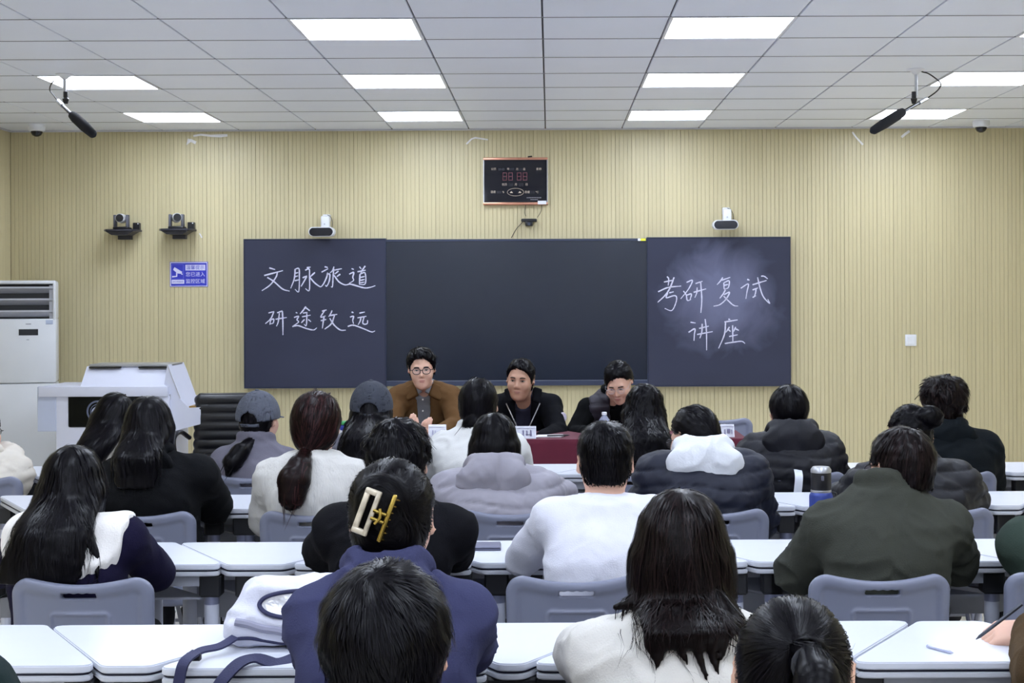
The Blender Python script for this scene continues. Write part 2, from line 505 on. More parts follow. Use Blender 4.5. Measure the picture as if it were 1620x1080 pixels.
bbox(mx0, mx1, D - .060, D - .006, BZ0 + .006, BZ0 + .045, 'bottom_rail', M_bframe)
bbox(mx0, mx1, D - .062, D - .058, BZ0 + .043, BZ0 + .049, 'rail_strip', M_rail)
def chalkboard(x0, x1, smear):
    m = M_board
    if smear:
        m = M_board.copy(); m.name = 'chalkboard_smeared'; nt = m.node_tree; N = nt.nodes; L = nt.links
        b = N['Principled BSDF']; src = b.inputs['Base Color'].links[0].from_socket
        tc = N.new('ShaderNodeTexCoord')
        mp = N.new('ShaderNodeMapping'); L.new(tc.outputs['Object'], mp.inputs[0])
        mp.inputs['Location'].default_value = (-1.60, 0, -.68); 
        nz = N.new('ShaderNodeTexNoise'); nz.inputs['Scale'].default_value = 3.2; nz.inputs['Detail'].default_value = 5; nz.inputs['Distortion'].default_value = 1.2
        L.new(mp.outputs[0], nz.inputs['Vector'])
        ln = N.new('ShaderNodeVectorMath'); ln.operation = 'MULTIPLY'; ln.inputs[1].default_value = (2.0, 0, 2.2); L.new(mp.outputs[0], ln.inputs[0])
        lg = N.new('ShaderNodeVectorMath'); lg.operation = 'LENGTH'; L.new(ln.outputs[0], lg.inputs[0])
        ad = N.new('ShaderNodeMath'); ad.operation = 'MULTIPLY_ADD'; L.new(nz.outputs[0], ad.inputs[0]); ad.inputs[1].default_value = 0.9; L.new(lg.outputs['Value'], ad.inputs[2])
        mr = N.new('ShaderNodeMapRange'); L.new(ad.outputs[0], mr.inputs[0])
        mr.inputs[1].default_value = 0.75; mr.inputs[2].default_value = 1.45; mr.inputs[3].default_value = 0.42; mr.inputs[4].default_value = 0.0
        mx = N.new('ShaderNodeMix'); mx.data_type = 'RGBA'; L.new(mr.outputs[0], mx.inputs[0]); L.new(src, mx.inputs[6])
        mx.inputs[7].default_value = lin('#8f92b4'); L.new(mx.outputs[2], b.inputs['Base Color'])
    o = bbox(x0, x1, D - .068, D - .002, BZ0, BZ1, 'board_panel', m)
    MB().box(x0 - ox, x1 - ox, -.071, -.002, BZ1 - oz, BZ1 - oz + .006).box(x0 - ox, x1 - ox, -.071, -.002, -.006, 0).box(x0 - ox - .004, x0 - ox, -.071, -.002, -.006, BZ1 - oz + .006).box(x1 - ox, x1 - ox + .004, -.071, -.002, -.006, BZ1 - oz + .006).build('edge_frame', M_bframe, o)
    return o
bp_l = chalkboard(BX0, mx0, False); bp_r = chalkboard(mx1, BX1, True)
CH = [  # strokes in the zoomed crops of the two boards, one entry per character
 ('L', [[(170,110),(245,132)],[(105,208),(345,145)],[(275,165),(255,230),(180,330),(75,403)],[(145,232),(230,285),(340,380),(430,408)]]),
 ('L', [[(502,125),(490,250),(445,372)],[(500,128),(548,118),(556,200),(548,410),(500,385)],[(490,225),(540,212)],[(500,180),(540,170)],[(496,275),(550,262)],
        [(650,108),(700,100)],[(630,140),(680,125),(686,200),(683,395),(632,375)],[(597,238),(655,212)],[(650,222),(578,348)],[(755,168),(695,224)],[(690,230),(750,300),(815,348),(840,350)]]),
 ('L', [[(880,95),(920,106)],[(840,165),(925,120)],[(918,170),(905,230),(868,310),(838,350)],[(905,200),(945,190),(938,280),(905,345),(888,330)],
        [(1000,95),(978,150),(948,172)],[(990,142),(1100,120)],[(998,120),(988,220),(980,345),(960,352)],[(1058,150),(1008,190)],[(1080,190),(1035,222)],[(1000,205),(1060,285),(1130,325),(1180,325)]]),
 ('L', [[(1225,120),(1255,130)],[(1195,190),(1252,168),(1240,230),(1250,270),(1195,308)],[(1170,325),(1220,320),(1380,365),(1460,360),(1530,338)],
        [(1325,95),(1350,125)],[(1400,85),(1365,135),(1340,185)],[(1300,160),(1405,140)],[(1332,190),(1325,322)],[(1332,192),(1397,176),(1400,312),(1322,322)],[(1340,232),(1392,220)],[(1338,270),(1392,258)],[(1335,302),(1390,292)]]),
 ('L', [[(160,688),(232,668)],[(230,668),(190,760),(120,825)],[(188,768),(178,838)],[(185,778),(226,766),(220,815),(180,828)],[(272,686),(340,660)],[(250,768),(395,745)],[(300,690),(285,800),(262,858)],[(338,665),(344,800),(345,970)]]),
 ('L', [[(510,680),(530,690)],[(487,745),(545,730),(525,775),(545,805),(465,862)],[(465,862),(540,850),(640,885),(735,905),(780,878)],[(640,605),(600,660),(565,700)],[(642,622),(690,660)],[(600,690),(660,680)],[(590,737),(700,715)],[(652,690),(645,845),(615,830)],[(622,770),(580,815)],[(668,770),(705,800)]]),
 ('L', [[(845,665),(905,648)],[(880,655),(830,740),(892,724)],[(830,787),(900,770)],[(872,735),(862,800),(850,885)],[(975,655),(958,695),(930,735)],[(940,722),(1040,705)],[(1006,718),(965,825),(880,895)],[(945,755),(1000,840),(1080,905),(1150,908)]]),
 ('L', [[(1225,675),(1250,685)],[(1205,740),(1250,730),(1240,780),(1250,828)],[(1175,860),(1250,845),(1380,890),(1480,930),(1525,918)],[(1325,690),(1395,675)],[(1300,750),(1415,730)],[(1345,745),(1335,790),(1308,840)],[(1385,738),(1368,810),(1390,832),(1425,822),(1430,780)]]),
 ('R', [[(205,140),(226,172),(220,255)],[(165,210),(290,185)],[(90,335),(220,280),(385,262)],[(295,150),(240,290),(180,380),(85,470)],[(232,350),(290,335)],[(215,352),(195,412),(290,385),(326,402),(318,475),(265,575),(175,548)]]),
 ('R', [[(455,215),(530,190),(480,300),(380,425)],[(415,325),(450,375),(465,445),(512,434)],[(458,378),(516,364),(502,430)],[(570,230),(660,200)],[(545,342),(705,298)],[(590,280),(585,350),(560,410)],[(635,210),(650,430),(638,605)]]),
 ('R', [[(920,150),(890,195),(845,245)],[(905,188),(1015,150)],[(932,218),(936,302)],[(935,218),(1000,195),(990,280),(936,302)],[(940,252),(988,240)],[(952,310),(925,360),(880,420)],[(935,372),(1005,342),(960,430),(880,500),(800,520)],[(930,390),(1000,460),(1060,510),(1115,518)]]),
 ('R', [[(1232,176),(1262,187)],[(1150,290),(1245,235),(1230,330),(1215,425)],[(1300,245),(1480,190)],[(1365,150),(1395,280),(1440,400),(1520,485),(1495,430)],[(1410,135),(1450,137),(1495,170)],[(1300,312),(1370,285)],[(1346,298),(1338,350),(1322,402)],[(1300,408),(1345,385)]]),
 ('R', [[(505,725),(570,735)],[(480,855),(560,810),(555,880),(550,962)],[(615,805),(740,775)],[(590,882),(790,845)],[(655,745),(650,850),(625,930)],[(693,685),(710,850),(712,1085)]]),
 ('R', [[(990,685),(1015,692)],[(940,722),(1110,695)],[(955,720),(940,880),(865,1060)],[(1005,785),(960,855)],[(985,815),(1020,845)],[(1085,785),(1058,845)],[(1085,810),(1125,830)],[(1045,765),(1048,970)],[(1000,908),(1110,885)],[(945,998),(1060,980),(1160,970),(1205,998)]]),
]
for side, strokes in CH:
    b = MB()
    for st in strokes:
        x0, y0 = (405, 410) if side == 'L' else (1030, 420)
        pts = [W(x0 + x / 8.1, y0 + y / 8.1, D - .0682) for x, y in st]
        pts = [p - Vector(board.location) for p in pts]
        if len(pts) > 2: pts = spline(pts, 6)
        else: pts = [pts[0].lerp(pts[1], t / 4) for t in range(5)]
        k = len(pts); ww = rnd.uniform(.0095, .012)
        ws = [ww * (0.62 + 0.38 * math.sin(PI * min(1, .25 + .8 * i / (k - 1)))) * rnd.uniform(.85, 1.1) for i in range(k)]
        b.ribbon(pts, ws, (0, -1, 0), .0008)
    b.build('chalk_character', M_chalk, bp_l if side == 'L' else bp_r, smooth=False)
p = W(1015, 379, D - .056)
t = MB().box(p.x - .03 - ox, p.x - .008 - ox, -.064, -.056, p.z - oz - .009, p.z - oz + .009).build('sticker', mat('white_sticker', '#e8e8f0'), board)
t = MB().box(p.x - .008 - ox, p.x + .032 - ox, -.064, -.056, p.z - oz - .009, p.z - oz + .009).build('sticker', mat('yellow_sticker', '#e6e23a'), board)

# ------------------------------------------------------------------ wall clock
c0 = W(765, 249, D - .04); c1 = W(866, 324, D - .04)
cw, chh = c1.x - c0.x, c0.z - c1.z
ck = empty('wall_clock', ((c0.x + c1.x) / 2, D - .002, c1.z), label='black glass electronic calendar clock with copper edge strips on the slatted wall', cat='clock')
ck.rotation_euler = (math.radians(-3.5), 0, 0)
M_copper = mat('copper_trim', '#c98f78', 0.3, 0.7)
M_print = mat('pale_print', '#c9b9a8', 0.6, var=0)
M_led = mat('dim_red_led', '#6e3a46', 0.4, var=0)
MB().rbox(-cw / 2, cw / 2, -.034, 0, .012, chh - .012, .003, 1).build('face_panel', mat('clock_glass', '#0d0e1a', 0.06, var=0, spec=0.6), ck)
MB().rbox(-cw / 2 - .004, cw / 2 + .004, -.038, 0, chh - .02, chh, .004, 2).build('trim_strip', M_copper, ck)
MB().rbox(-cw / 2 - .004, cw / 2 + .004, -.038, 0, 0, .02, .004, 2).build('trim_strip', M_copper, ck)
MB().box(-cw / 2 - .003, -cw / 2 + .003, -.035, 0, .01, chh - .01).box(cw / 2 - .003, cw / 2 + .003, -.035, 0, .01, chh - .01).build('side_frame', M_steel, ck)
def cx(px, py): return ((px - 140) / 1350 - .5) * cw, chh - (py - 115) / 1013 * chh
def ctext(s, px, py, size, m=M_print, name='printed_text'):
    x, z = cx(px, py); me = text_mesh(s, size, name, m)
    return inst(name, me, ck, (x, -.0345, z), (PI / 2, 0, 0))
for s, px, py, sz in (('公历', 350, 365, .021), ('年', 660, 365, .021), ('月', 850, 370, .021), ('日', 1000, 370, .021), ('星期', 1310, 368, .021),
                      ('农历', 580, 697, .021), ('月', 822, 697, .021), ('日', 1050, 697, .021), ('湿度', 340, 855, .021), ('%', 556, 858, .021), ('温度', 1062, 860, .021), ('℃', 1272, 862, .021)):
    ctext(s, px, py, sz)
def seg_digits(px0, px1, py0, py1, n, m, name):
    b = MB(); xa, za = cx(px0, py0); xb, zb = cx(px1, py1); w = (xb - xa) / n
    for i in range(n):
        l, r, t_, bt = xa + i * w + w * .12, xa + (i + 1) * w - w * .12, za, zb; md = (t_ + bt) / 2; e = w * .11
        for q in ((l, r, t_ - e, t_), (l, r, md - e / 2, md + e / 2), (l, r, bt, bt + e), (l, l + e, bt, t_), (r - e, r, bt, t_)):
            b.box(q[0], q[1], -.0352, -.034, q[2], q[3])
    return b.build(name, m, ck, smooth=False)
seg_digits(525, 770, 438, 608, 2, M_led, 'digit_block'); seg_digits(830, 1080, 438, 608, 2, M_led, 'digit_block')
M_dig = mat('unlit_digit', '#34343f', 0.4, var=0)
for a in ((440, 590, 345, 390), (690, 790, 345, 390), (880, 960, 345, 390), (665, 765, 670, 730), (880, 985, 670, 730), (410, 520, 835, 880), (1125, 1225, 835, 880)):
    seg_digits(*a, 2, M_dig, 'digit_block')
x, z = cx(815, 858); rx = .064; rz = .030
MB().tube([(x + rx * math.cos(a * PI / 16), -.0345, z + rz * math.sin(a * PI / 16)) for a in range(33)], .0015, 5).build('oval_emblem', M_print, ck)
for sx in (-1, 1): MB().prism([(x + sx * .033 - .013, z - .006), (x + sx * .033 + .013, z - .006), (x + sx * .033, z + .008)], 1, -.0352, -.034).build('emblem_mark', M_print, ck, smooth=False)
for py, px0, px1 in ((978, 1050, 1365), (1020, 1130, 1290)):
    b = MB(); 
    for i in range(9):
        xa, za = cx(px0 + (px1 - px0) * i / 9, py); xb, _ = cx(px0 + (px1 - px0) * (i + .8) / 9, py); b.box(xa, xb, -.0352, -.034, za - .004, za + .004)
    b.build('small_print', mat('faint_print', '#77757c', 0.6, var=0), ck, smooth=False)
MB().box(cw / 2 - .075, cw / 2 - .008, -.0395, -.034, .002, .03).build('paper_tag', M_white, ck)
MB().tube([(.10, -.01, chh - .01), (.10, -.02, chh + .008), (.13, -.02, chh + .01)], .006, 8).build('hanging_hook', M_black, ck)

# webcam under the clock with its cables
wp = W(837, 349, D - .04)
wc = empty('webcam', (wp.x, D, wp.z - .04), label='small black webcam on the wall under the clock', cat='webcam')
MB().rbox(-.062, .062, -.05, -.016, .03, .056, .008, 2).build('body', M_black, wc)
MB().rbox(-.029, .029, -.055, -.012, -.002, .036, .008, 2).build('lens_housing', M_black, wc)
MB().lathe([(.011, -.062), (.011, -.05)], (0, 0, .014), 16, 1).build('lens', mat('camera_glass', '#4c5060', 0.05, var=0), wc)
MB().box(-.02, .02, -.02, 0, .02, .05).build('mount', M_black, wc)
def cable(name, pts, r, label, m=None, parent=None, n=8):
    o = MB().tube(spline(pts, n), r, 6).build(name, m or M_cable)
    if parent: o.parent = parent
    else: tag(o, label, 'cable')
    return o
yy = D - .012
cable('cable', [W(832, 323, yy), W(830, 335, yy), W(832, 342, yy)], .0022, 'short black cable from clock down to left end of webcam')
cable('cable', [W(857, 324, yy), W(856, 334, yy), W(850, 344, yy)], .0022, 'short black cable from clock down to right end of webcam')
cable('cable', [W(828, 350, yy), W(817, 362, yy), W(809, 376, D - .05)], .003, 'black cable running from webcam down behind display top')

# PTZ cameras on wall brackets
def ptz(px, py, yaw, label):
    p = W(px, py, D - .12)
    t = empty('ptz_camera', (p.x, D, p.z), label=label, cat='camera', group='conference cameras on brackets')
    M_sh = mat('dark_shelf', '#2c2c36', 0.4)
    out = [(-.125, -.02), (-.1, -.045), (.1, -.045), (.125, -.02)]
    MB().prism([(-.128, -.16), (-.10, -.215), (0, -.235), (.10, -.215), (.128, -.16), (.128, -.02), (-.128, -.02)], 2, 0, .014).build('shelf', M_sh, t)
    MB().prism([(-.11, .0), (.11, .0), (.06, -.03), (-.06, -.03)], 1, -.2, -.03).build('shelf_underside', M_sh, t)
    MB().box(-.05, .05, -.06, 0, -.06, 0.0).build('wall_bracket', M_sh, t)
    MB().rbox(-.055, .065, -.19, -.07, .014, .034, .01, 2).build('camera_base', M_black, t)
    for sx in (-1, 1): MB().rbox(sx * .048 - .009, sx * .048 + .009, -.16, -.10, .02, .128, .006, 2).build('yoke_arm', mat('grey_plastic', '#5b5c68', 0.4), t)
    Mx = Matrix.Translation((0, -.13, .10)) @ Matrix.Rotation(yaw, 4, 'Z')
    b = MB().lathe([(.030, -.075), (.034, -.07), (.036, -.03), (.037, .03), (.030, .05)], (0, 0, 0), 20, 1); b.v = [tuple(Mx @ Vector(q)) for q in b.v]
    h = b.build('camera_head', mat('silver_plastic', '#c8cbd2', 0.35), t)
    b = MB().lathe([(.026, -.082), (.030, -.076)], (0, 0, 0), 20, 1); b.v = [tuple(Mx @ Vector(q)) for q in b.v]
    b.build('lens', M_black, h)
    MB().rbox(.066, .118, -.06, -.01, .012, .07, .004, 1).build('junction_box', M_black, t)
    MB().lathe([(.005, -.063), (.005, -.058)], (.108, 0, .062), 10, 1).build('status_light', M_white, t)
ptz(193, 366, math.radians(4), 'dark conference camera on a wall shelf, the left one above the blue sign')
ptz(280, 365, math.radians(18), 'silver-topped conference camera on a wall shelf right above the blue sign')

# white box cameras above the board
def boxcam(px, py, label):
    p = W(px, py, D - .10)
    t = empty('tracking_camera', (p.x, D, p.z), label=label, cat='camera', group='white tracking cameras above the board')
    b = MB(); n = 20
    pts = []
    for i in range(n):
        a = 2 * PI * i / n; pts.append((.062 * (1 if math.cos(a) > 0 else -1) + .036 * math.cos(a), .037 * math.sin(a)))
    b.prism(pts, 1, -.20, -.09).build('housing', M_white, t)
    b = MB(); b.prism([(x * .92, z * .86 - .002) for x, z in pts], 1, -.206, -.199).build('lens_window', mat('smoked_lens', '#14151f', 0.12, var=0), t)
    MB().rbox(-.012, .052, -.14, -.05, .03, .125, .012, 2).build('mount_arm', M_white, t)
    MB().rbox(-.008, .048, -.06, 0, .085, .14, .006, 2).build('wall_plate', M_white, t)
    MB().lathe([(.006, -.143), (.006, -.138)], (.018, 0, .06), 8, 1).build('screw', M_steel, t)
    MB().tube(spline([(.03, -.06, .135), (.055, -.07, .12), (.07, -.08, .08), (.07, -.10, .036)], 6), .0025, 6).build('cable', M_cable, t)
boxcam(511, 367, 'white pill-shaped tracking camera above the left chalkboard')
boxcam(1146, 356, 'white pill-shaped tracking camera above the right chalkboard')

# dome cameras under the ceiling
for px, py, lb in ((58, 194, 'white dome security camera by the left corner of the ceiling'), (1552, 189, 'white dome security camera at the right end of the ceiling')):
    Yd = 11.45; p = W(px, py, Yd)
    t = empty('dome_camera', (p.x, Yd, CEIL), label=lb, cat='security camera', group='dome cameras')
    MB().lathe([(.062, 0), (.064, -.02), (.060, -.045), (.045, -.05)], (0, 0, 0), 24).build('housing', M_white, t)
    MB().lathe([(.044, -.045), (.042, -.062), (.032, -.078), (.015, -.088), (.002, -.090)], (0, 0, 0), 24).build('dome', mat('smoked_lens', '#14151f'), t)

# blue CCTV notice
s0 = W(268.5, 414, D - .006); s1 = W(329, 453.5, D - .006); sw, sh = s1.x - s0.x, s0.z - s1.z
M_blue = mat('sign_blue', '#3238b8', 0.35, var=0.02); M_sw = mat('sign_white', '#d9d8f4', 0.5, var=0)
sg = empty('notice_sign', (s0.x, D, s1.z), label='blue and white surveillance notice with camera pictogram on the slatted wall', cat='sign')
MB().rbox(0, sw, -.006, 0, 0, sh, .002, 1).build('plate', M_blue, sg)
def sx_(px): return (px - 225) / (1425 - 225) * sw
def sz_(py): return sh - (py - 165) / (960 - 165) * sh
def sbox(b, x0, x1, y0, y1, d=-.0072): b.box(sx_(x0), sx_(x1), d, -.0058, sz_(y1), sz_(y0)); return b
b = MB(); sbox(b, 240, 1410, 180, 205); sbox(b, 240, 1410, 925, 945); sbox(b, 240, 262, 205, 925); sbox(b, 1388, 1410, 205, 925); b.build('border', M_sw, sg, smooth=False)
b = MB(); sbox(b, 285, 660, 250, 262); sbox(b, 285, 660, 700, 712); sbox(b, 285, 297, 262, 700); sbox(b, 648, 660, 262, 700); b.build('picture_frame', mat('sign_lightblue', '#6a70e0', 0.5, var=0), sg, smooth=False)
b = MB(); b.prism([(sx_(x), sz_(y)) for x, y in ((375, 335), (620, 485), (590, 545), (480, 535), (330, 420))], 1, -.0072, -.0058)
b.prism([(sx_(x), sz_(y)) for x, y in ((425, 480), (465, 500), (460, 640), (300, 660), (300, 615), (425, 610))], 1, -.0074, -.0058)
b.prism([(sx_(x), sz_(y)) for x, y in ((590, 535), (640, 545), (620, 575), (580, 560))], 1, -.0072, -.0058).build('camera_pictogram', M_sw, sg, smooth=False)
sbox(MB(), 285, 680, 735, 860).build('caption_strip', M_sw, sg, smooth=False)
hb = sbox(MB(), 720, 1345, 262, 440).build('heading_strip', M_sw, sg, smooth=False)
def stext(s, px, py, size, m, d=-.0078):
    me = text_mesh(s, size, 'lettering', m, .0005)
    inst('lettering', me, sg, (sx_(px), d, sz_(py)), (PI / 2, 0, 0))
stext('温馨提示', 1030, 355, .036, M_blue); stext('您已进入', 1030, 572, .038, M_sw, -.0064); stext('监控区域', 1030, 790, .038, M_sw, -.0064)
stext('24小时监控', 480, 800, .017, M_blue)

# wall switch
p = W(1441, 538, D - .008)
t = empty('wall_switch', (p.x, D, p.z - .045), label='white square switch plate on the right part of the slatted wall', cat='switch')
MB().rbox(-.044, .044, -.010, 0, 0, .09, .003, 2).build('plate', M_white, t); MB().rbox(-.03, .03, -.014, -.009, .014, .076, .002, 1).build('rocker', M_white, t)

# torn clear tape scraps left on the wall, lamp glare painted in as white
M_tape = mat('clear_tape_white_glare', '#f4f2f2', 0.2, var=0.1, alpha=0.9, bump=0.6, bscale=40)
def scrap(pts, w, label):
    b = MB(); pp = [W(x, y, D - .002) for x, y in pts]
    k = len(pp); b.ribbon([q - Vector((0, rnd.uniform(0, .010), 0)) for q in pp], [w * rnd.uniform(.5, 1) for _ in pp], (0, -1, 0), .0006)
    b.build('tape_scrap', M_tape, smooth=False, label=label, cat='tape', group='torn clear tape scraps')
scrap([(306, 215), (318, 213), (334, 215), (348, 215), (360, 214)], .028, 'long strip of torn clear tape high on the wall at left')
scrap([(300, 220), (297, 228), (302, 222), (310, 226)], .03, 'crumpled clear tape scrap under the long tape strip')
scrap([(738, 228), (746, 220), (752, 218), (772, 221)], .016, 'wispy clear tape scrap on the wall above the clock')
scrap([(1348, 209), (1354, 217), (1365, 229)], .022, 'clear tape scrap high on the wall right of centre')
scrap([(1426, 217), (1432, 212), (1439, 207)], .026, 'short clear tape scrap beneath the right hanging microphone')
scrap([(316, 369), (318, 373), (320, 376)], .012, 'tiny tape scrap beside the right conference camera shelf')

# ------------------------------------------------------------------ hanging microphones
M_foam = mat('foam_windscreen', '#17181f', 0.95, bump=0.5, bscale=500)
def mic(base, Y, tip0, tip1, tail, joint, label, cab):
    B = W(*base, Y); top = Vector((B.x, Y, CEIL))
    t = empty('hanging_microphone', top, label=label, cat='microphone', group='shotgun microphones hanging from ceiling')
    L_ = lambda p: Vector(p) - top
    J = W(*joint, Y); a = W(*tip0, Y - .1); bq = W(*tip1, Y - .32); tl = W(*tail, Y + .14)
    MB().lathe([(.052, 0), (.052, -.006), (.03, -.014), (.014, -.03)], (0, 0, 0), 20).build('ceiling_plate', M_white, t)
    MB().tube([(0, 0, -.01), (0, 0, L_(J).z + .03)], .009, 12).build('drop_rod', mat('silver_plastic', '#c8cbd2'), t)
    MB().lathe([(.014, .055), (.014, .02), (.02, .012), (.012, -.015)], L_(J), 12).build('swivel_joint', M_black, t)
    ax = (bq - a)
    MB().tube([L_(a), L_(a) + ax * .04, L_(a) + ax * .16, L_(a) + ax * .6, L_(a) + ax * .94, L_(bq)], [.010, .024, .029, .030, .024, .013], 16).build('windscreen', M_foam, t)
    MB().tube([L_(tl), L_(a) + ax * .02], .0095, 12).build('microphone_body', M_black, t)
    MB().tube([L_(tl) * 1.0 + L_(tl).lerp(L_(a), -.25) * 0, L_(tl).lerp(L_(a), .35)], .013, 12).build('connector', M_steel, t)
    MB().tube(spline([L_(tl)] + [L_(W(x, y, Yc)) for x, y, Yc in cab], 8), .004, 7).build('cable', M_cable, t)
mic((102, 100), 8.85, (113, 181), (149, 214), (92, 160), (104, 160), 'black foam-covered shotgun microphone hanging from the ceiling at left', [(85, 151, 9.0), (79, 143, 9.0), (80, 135, 8.95), (85, 128, 8.86)])
mic((1449, 96), 8.8, (1430, 176), (1379, 208), (1466, 156), (1446, 160), 'black foam-covered shotgun microphone hanging from the ceiling at right', [(1480, 146, 8.9), (1487, 138, 8.9), (1487, 130, 8.85), (1470, 117, 8.8), (1458, 113, 8.8), (1451, 106, 8.8)])
# ------------------------------------------------------------------ air conditioner in the corner
ay = 11.05; ax1 = W(85, 500, ay).x; az1 = W(40, 443, ay).z; ax0 = ax1 - .50
ac = empty('air_conditioner', ((ax0 + ax1) / 2, 11.28, 0), .25, label='tall white floor-standing air conditioner in the left corner', cat='air conditioner')
M_ac = mat('air_conditioner_white', '#d9dce2', 0.35, var=0.015); aw = (ax1 - ax0) / 2
M_acd = mat('air_conditioner_dark', '#14161e', 0.4)
zb = W(0, 609, ay).z
def acz(py): return W(40, py, ay).z
MB().rbox(-aw, aw, -.23, .23, .06, zb - .002, .012, 2).build('lower_panel', M_ac, ac)
MB().rbox(-aw, aw, -.23, .23, zb + .002, acz(505), .012, 2).build('front_panel', M_ac, ac)
b = MB().rbox(-aw, aw, -.10, .23, acz(507), az1, .02, 3).rbox(-aw, aw, -.232, -.09, acz(449), az1, .014, 2).rbox(-aw, -aw + .022, -.232, -.09, acz(507), az1, .008, 2).rbox(aw - .022, aw, -.232, -.09, acz(507), az1, .008, 2)
b.build('outlet_housing', M_ac, ac)
MB().box(-aw + .02, aw - .02, -.105, -.098, acz(505), acz(449)).build('outlet_back', M_acd, ac)
for py in (453, 472, 491):
    z = acz(py)
    MB().prism([(-.232, z), (-.232, z - .012), (-.13, z - .05), (-.13, z - .042)], 0, -aw + .022, aw - .022).build('louvre', mat('louvre_grey', '#b4b6c0', 0.4), ac)
MB().box(aw - .052, aw - .022, -.20, -.10, acz(505), acz(451)).build('outlet_cheek', mat('louvre_grey', '#b4b6c0'), ac)
xa = W(22, 526, ay).x - ac.location.x; xb = W(55, 526, ay).x - ac.location.x
MB().box(xa, xb, -.233, -.228, acz(531.5), acz(521.5)).build('status_display', M_acd, ac)
MB().box(xa + .055, xb - .055, -.2315, -.228, acz(514), acz(512.6)).build('logo_mark', mat('grey_print', '#8a8d96'), ac)
MB().box(xa + .06, xb - .07, -.2315, -.228, acz(539), acz(538)).build('logo_mark', mat('grey_print', '#8a8d96'), ac)
MB().box(aw - .078, aw - .022, -.2325, -.228, acz(514), acz(507)).build('energy_label', mat('pale_blue_label', '#b4bfd8'), ac)
MB().box(-aw + .03, aw - .03, -.2, .2, 0, .06).build('plinth', M_acd, ac)
ac.scale = (.9, .74, 1); ac.location.x = XL + .268; ac.location.y = 11.42

# ------------------------------------------------------------------ lectern
M_lec = mat('lectern_white', '#d2d5e6', 0.4, var=0.015); M_lec2 = mat('lectern_grey', '#b9c1d8', 0.4, var=0.015)
ly = 10.45
lec = empty('lectern', (W(178, 700, ly).x, ly, 0), label='white steel multimedia lectern with black front screen and round emblem', cat='lectern')
lx = lec.location.x
def X_(px, Y=ly): return W(px, 640, Y).x - lx
def Z_(py, Y=ly): return W(180, py, Y).z
MB().rbox(X_(88), X_(268), 0, .55, .08, Z_(626), .012, 2).build('cabinet_body', M_lec, lec)
MB().rbox(X_(62), X_(266), -.02, .55, Z_(627), Z_(611), .006, 2).build('desk_slab', M_lec, lec)
MB().rbox(X_(59), X_(89), .0, .03, Z_(682), Z_(611), .004, 1).build('wing_panel', M_lec2, lec)
# sloped console: cross-section in (y,z) leaning back
MB().prism([(.02, Z_(611)), (.17, Z_(581)), (.45, Z_(581)), (.55, Z_(611))], 0, X_(126), X_(260)).build('console_hood', M_lec, lec)
MB().rbox(X_(131), X_(264), .15, .45, Z_(581.5), Z_(577.5), .003, 1).build('console_lid', M_steel, lec)
b = MB().box(X_(132), X_(182), .128, .16, Z_(583.6), Z_(581.4)).box(X_(211), X_(263), .128, .16, Z_(583.6), Z_(581.4)); b.build('console_slot', M_black, lec)
# right wing seen edge on: shaped side cheek and ledge
cheek = [(263, 578), (268, 590), (283, 632), (297, 646), (316, 645), (315, 672), (268, 684), (258, 684), (258, 611)]
MB().prism([(X_(x), Z_(y)) for x, y in cheek], 1, .03, .5).build('side_cheek', M_lec, lec)
MB().tube([(X_(264), .025, Z_(578)), (X_(284), .025, Z_(631))], .004, 6).build('cheek_edge', M_steel, lec)
MB().box(X_(297), X_(314), .04, .5, Z_(646), Z_(643.5)).build('wood_ledge', mat('ledge_wood', '#a07a3c', 0.4), lec)
MB().rbox(X_(264), X_(268.5), .022, .034, Z_(633), Z_(624), .002, 1).build('lock_plate', M_steel, lec)
scr = MB().rbox(X_(108), X_(232), -.008, .01, Z_(675.5), Z_(625), .012, 3).build('front_screen', mat('screen_black', '#06090a', 0.2, var=0, spec=0.15), lec)
M_em = mat('emblem_silver', '#9aa0b8', 0.4, var=0)
ec = Vector((X_(155), -.0085, Z_(650.5))); er = .070
b = MB()
for rr, wd in ((er, .012), (er * .70, .006)):
    b.ribbon([ec + Vector((rr * math.cos(a * PI / 20), 0, rr * math.sin(a * PI / 20))) for a in range(41)], wd, (0, -1, 0), .001)
b.build('emblem_ring', mat('emblem_grey', '#5a6078', 0.4, var=0), scr, smooth=False)
b = MB()
for k, (dx, hh, cv) in enumerate(((-.018, .040, -.03), (.0, .052, -.02), (.02, .044, .0))):
    b.ribbon(spline([ec + Vector((dx + .012, 0, hh)), ec + Vector((dx + cv * .6, 0, 0)), ec + Vector((dx + .006, 0, -hh * .8))], 6), [.003, .006, .009, .011, .013, .013, .013, .012, .010, .008, .006, .004, .002], (0, -1, 0), .001)
b.ribbon(spline([ec + Vector((-.034, 0, -.02)), ec + Vector((-.01, 0, .004)), ec + Vector((.03, 0, .02))], 6), .007, (0, -1, 0), .001)
b.build('emblem_leaf', M_em, scr, smooth=False)
MB().box(X_(92), X_(264), .03, .5, 0, .08).build('plinth', M_black, lec)

